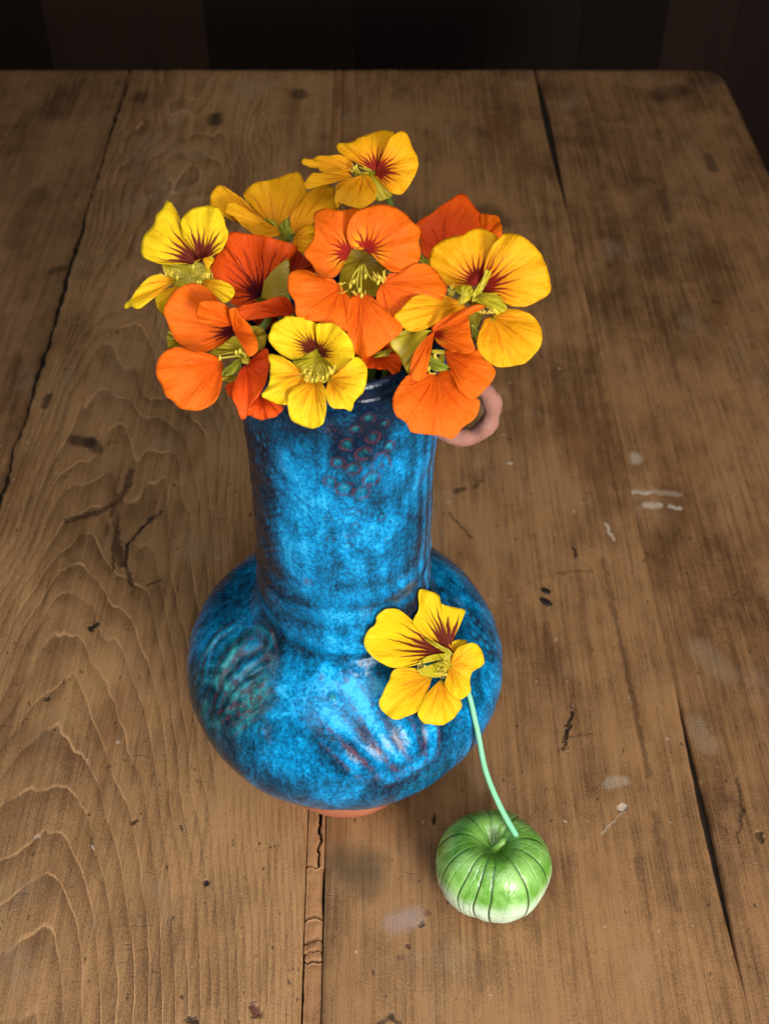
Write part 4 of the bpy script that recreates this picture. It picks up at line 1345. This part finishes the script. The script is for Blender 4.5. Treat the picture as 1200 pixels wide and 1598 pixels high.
# --- orange flower on the right front
flower('F10', 'vivid orange nasturtium drooping over the right of the vase rim, half covering the clay handle', .424, (590, 470), 4.444, [
    ('OL', (390, 205), [(345, 240), (260, 340), (222, 450), (225, 520), (260, 556), (310, 545), (335, 500), (340, 400), (375, 280)], dict(o0=-.002, o1=-.008, bulge=.002)),
    ('OL', (380, 215), [(372, 185), (440, 125), (570, 62), (680, 25), (748, 38), (690, 56), (600, 82), (500, 128), (425, 182)], dict(o0=-.002, o1=-.007, bulge=.001, S=12)),
    ('OU', (375, 225), [(430, 165), (520, 105), (600, 80), (632, 160), (640, 230), (668, 330), (610, 363), (530, 347), (460, 325), (400, 275)], dict(o0=.006, o1=-.004, bulge=.001)),
    ('OL', (460, 365), [(470, 335), (560, 350), (650, 345), (690, 335), (730, 400), (807, 470), (800, 540), (740, 612), (690, 660), (640, 682), (570, 625), (530, 545), (490, 450)], k(LOK, o0=.006, o1=-.003)),
    ('OL', (405, 500), [(330, 520), (250, 510), (205, 512), (140, 590), (100, 680), (120, 790), (190, 840), (230, 905), (350, 925), (440, 935), (520, 957), (580, 880), (640, 840), (690, 780), (702, 690), (640, 650), (560, 590), (515, 520), (500, 480), (450, 480)], k(LOK, o0=.006, o1=-.003, rip=.0011, bulge=.003)),
    ('GS', (340, 225), [(370, 205), (330, 200), (190, 198), (85, 280), (110, 340), (160, 410), (212, 508), (250, 430), (310, 320)], dict(o0=.008, o1=.002, bulge=.004, name='calyx')),
    ('GG', (338, 420), [(345, 385), (375, 372), (440, 420), (498, 470), (410, 485), (340, 462)], dict(o0=.004, o1=.002, bulge=.001, name='sepal', S=12, TT=24)),
    ('GS', (470, 365), [(455, 340), (400, 335), (335, 345), (345, 362), (410, 362)], dict(o0=.006, o1=.004, bulge=.0, name='sepal', S=8, TT=18)),
    ('GS', (70, 330), [(130, 340), (110, 370), (0, 390), (-40, 380), (20, 350)], dict(o0=.012, o1=.012, bulge=.001, name='sepal', S=8, TT=18)),
], (400, 400), stamens=[((400, 500), (360, 500), (348, 470), -.001), ((440, 470), (430, 420), (390, 380), .003)])

# --- small red bloom between, mostly covered
flower('F11', 'small red-orange petal of a covered nasturtium peeking above the vase rim', .436, (0, 0), 1.0, [
    ('RL', (585, 552), [(560, 560), (556, 568), (572, 573), (590, 576), (607, 578), (614, 586), (620, 584), (627, 570), (625, 555), (612, 548)], dict(o0=.004, o1=-.002, bulge=.001)),
    ('RL', (585, 552), [(575, 552), (570, 535), (590, 528), (615, 535), (618, 550)], dict(o0=.006, o1=.010, bulge=.001)),
], (588, 552))

# --- yellow flower in front
flower('F9', 'lemon yellow nasturtium facing forward, hanging over the front of the vase rim', .414, (400, 480), 6.0, [
    ('Yu', (545, 400), [(345, 495), (220, 430), (135, 335), (118, 270), (160, 160), (240, 110), (300, 82), (420, 92), (500, 120), (570, 150), (620, 210), (625, 300)], k(UPK, o0=.010, o1=.003, bulge=.002, rip=.0012)),
    ('Yu', (585, 420), [(575, 300), (560, 165), (640, 145), (740, 155), (830, 230), (890, 310), (918, 390), (910, 480), (870, 560), (790, 610), (735, 560), (690, 490)], k(UPK, o0=.010, o1=.000, bulge=.002, rip=.0012)),
    ('YL', (450, 625), [(350, 530), (240, 462), (120, 440), (132, 540), (125, 680), (95, 760), (50, 822), (110, 865), (210, 902), (300, 905), (370, 850), (450, 720)], k(LOK, o0=.003, o1=-.002, bulge=.003)),
    ('YL', (545, 680), [(440, 712), (330, 770), (295, 880), (300, 960), (330, 1050), (420, 1100), (530, 1132), (620, 1090), (650, 980), (655, 880), (640, 760), (610, 690)], k(LOK, o0=.003, o1=-.003, bulge=.003)),
    ('YL', (680, 670), [(700, 615), (800, 605), (870, 560), (915, 462), (990, 490), (1035, 570), (1030, 680), (1005, 780), (930, 870), (890, 970), (830, 945), (720, 940), (665, 870), (645, 770)], k(LOK, o0=.004, o1=.003, bulge=.003, rip=.0013)),
    ('GH', (575, 460), [(345, 490), (420, 425), (530, 385), (585, 400), (610, 480), (660, 470), (700, 510), (745, 565), (700, 640), (640, 700), (540, 700), (440, 700), (380, 580), (345, 500)], dict(o0=.014, o1=.001, bulge=-.001, name='calyx', rip=.0001)),
], (560, 520), stamens=[((560, 520), (520, 560), (500, 620), -.001), ((600, 520), (590, 590), (560, 680), -.002), ((620, 530), (640, 590), (690, 600), -.001), ((580, 520), (560, 600), (520, 680), -.002), ((600, 530), (620, 600), (620, 660), -.002), ((560, 530), (500, 590), (450, 600), -.001), ((610, 520), (650, 570), (660, 640), -.002)],
    fringes=[(2, (380, 540), (480, 660), 26, 9, (.7, -.2), -.003), (4, (660, 580), (740, 640), 18, 10, (.1, -1), -.003), (3, (470, 670), (620, 700), 24, 9, (0, -1), -.003)])

# --- the single yellow flower lying on the belly of the vase
samples = [(x, y) for x in range(585, 741, 12) for y in range(960, 1121, 12)]
A_, b_ = [], []
for x, y in samples:
    h = hit_depth(x, y)
    if h:
        A_.append((x, y, 1))
        b_.append(h)
PL = np.linalg.lstsq(np.array(A_), np.array(b_), rcond=None)[0]


def lie(x, y, o):
    d = PL[0] * x + PL[1] * y + PL[2] - .004 + o
    h = hit_depth(x, y)
    if h is not None:
        d = min(d, h - .0022 - max(0, -o) * .35)
    return d


f12 = flower('F12', 'single yellow nasturtium with red throat lying on the belly of the blue vase', .53, (550, 900), 5.0, [
    ('YU', (735, 590), [(610, 625), (480, 692), (320, 710), (240, 680), (150, 620), (90, 530), (110, 440), (180, 370), (190, 310), (260, 255), (350, 252), (420, 300), (460, 360), (520, 440), (570, 490), (660, 545)], dict(o0=-.002, o1=-.003, bulge=.003)),
    ('YU', (750, 580), [(590, 480), (475, 370), (480, 320), (520, 250), (515, 150), (535, 100), (620, 120), (680, 150), (690, 205), (800, 240), (880, 265), (835, 350), (800, 440), (755, 540)], dict(o0=-.002, o1=-.005, bulge=.003, rip=.0012, folds=6)),
    ('YL', (625, 770), [(560, 738), (490, 715), (390, 710), (320, 730), (280, 820), (240, 910), (205, 980), (240, 1050), (330, 1115), (420, 1090), (500, 1055), (555, 960), (600, 850)], dict(o0=-.002, o1=-.003, bulge=.003)),
    ('YL', (690, 800), [(625, 860), (570, 930), (530, 1020), (508, 1070), (540, 1130), (600, 1150), (700, 1157), (790, 1100), (850, 1020), (840, 960), (790, 900), (735, 840)], dict(o0=-.002, o1=-.004, bulge=.003, rip=.0012, folds=6)),
    ('YL', (760, 690), [(790, 600), (830, 545), (930, 515), (990, 550), (1020, 620), (1015, 690), (930, 750), (915, 830), (920, 900), (840, 957), (780, 920), (722, 850), (735, 770)], dict(o0=-.004, o1=-.009, bulge=.002, rip=.0013)),
    ('YL', (790, 600), [(750, 525), (820, 490), (895, 500), (870, 550)], dict(o0=-.002, o1=-.004, bulge=.001, name='petal_fold', S=8, TT=18)),
    ('GH', (730, 640), [(490, 690), (580, 622), (720, 596), (785, 605), (760, 690), (715, 770), (640, 785), (540, 765), (495, 725)], dict(o0=-.003, o1=-.006, bulge=.001, name='calyx', rip=.0001)),
    ('GH', (790, 610), [(740, 600), (650, 548), (555, 480), (580, 475), (680, 530), (760, 570)], dict(o0=-.007, o1=-.006, bulge=.001, name='calyx_ridge', S=8, TT=20)),
], (690, 680), stamens=[((720, 690), (690, 680), (665, 720), -.008), ((730, 680), (710, 660), (715, 640), -.009), ((720, 700), (700, 730), (720, 765), -.008), ((650, 730), (590, 720), (560, 700), -.007)],
    fringes=[(2, (510, 700), (580, 740), 12, 8, (0, -1), -.006), (4, (680, 690), (750, 780), 22, 8, (-.6, -.5), -.010), (3, (640, 760), (720, 800), 10, 6, (0, -1), -.006)],
    depthf=lie, stem=False)
# long pale stem: from under the flower across the belly and down onto the tomatillo
sp_px = catmull([(700, 1050), (722, 1062), (733, 1088), (739, 1115), (747, 1150), (754, 1190), (764, 1222), (779, 1256), (792, 1281), (805, 1303)], 6)
th_ = tom_bvh.ray_cast(CAM, ray(803, 1300).normalized())[0]
d_end = (th_ - CAM).dot(FW) - .0011
d_start = hit_depth(733, 1088) - .0035
path, rads = [], []
npx = len(sp_px)
i0 = 12
for i, (x, y) in enumerate(sp_px):
    t = max(0, (i - i0) / (npx - 1 - i0))
    d = d_start + (d_end - d_start) * t - .004 * math.sin(math.pi * t)
    if i < i0:
        d = d_start + .0005
    h = hit_depth(x, y)
    if h is not None:
        d = min(d, h - .0021)
    r_ = ray(x, y)
    hh = tom_bvh.ray_cast(CAM, r_.normalized())[0]
    if hh is not None:
        d = min(d, (hh - CAM).dot(FW) - .0009)
    path.append(at(x, y, d))
    rads.append((4.2 + .6 * t) / F * d)
for _ in range(6):
    path = [path[0]] + [(path[i - 1] + path[i] * 2 + path[i + 1]) / 4 for i in range(1, npx - 1)] + [path[-1]]
mesh_obj('stem', *tube_data(path, rads, 14), M_stem, f12)

# ------------------------------------------------------------------ two black seeds on the boards
T = NT('black seed')
M_seed = T.done(T.bsdf(T.mix(T.noise(T.obj(), 700, 3), (.010, .008, .007), (.022, .016, .012)), .5, .3))
for (a, b, w_, lab) in (((844, 920), (858, 927), 1.0, 'small round black seed on the table, the one farther from the tomatillo'),
                        ((843, 936), (860, 946), 1.15, 'small pointed black seed on the table, the one closer to the tomatillo')):
    A, B = onz(*a), onz(*b)
    mid_ = (A + B) / 2
    ax = (B - A)
    L = ax.length * .5
    ax.normalize()
    sdv = Vector((-ax.y, ax.x, 0))
    V, Fc = [], []
    for j in range(13):
        t = j / 12 * 2 - 1
        wr = .0019 * w_ * math.sqrt(max(0, 1 - t * t)) * (1 + .25 * t)
        for q in range(12):
            an = 2 * math.pi * q / 12
            V.append(mid_ + ax * (t * L * 1.1) + sdv * (wr * math.cos(an)) + Vector((0, 0, .0008 + .0009 * w_ * math.sin(an) * math.sqrt(max(0, 1 - t * t)))))
    Fc = [(j * 12 + q, j * 12 + (q + 1) % 12, (j + 1) * 12 + (q + 1) % 12, (j + 1) * 12 + q) for j in range(12) for q in range(12)]
    o = mesh_obj('black_seed', V, Fc, M_seed)
    tag(o, lab, 'seed')
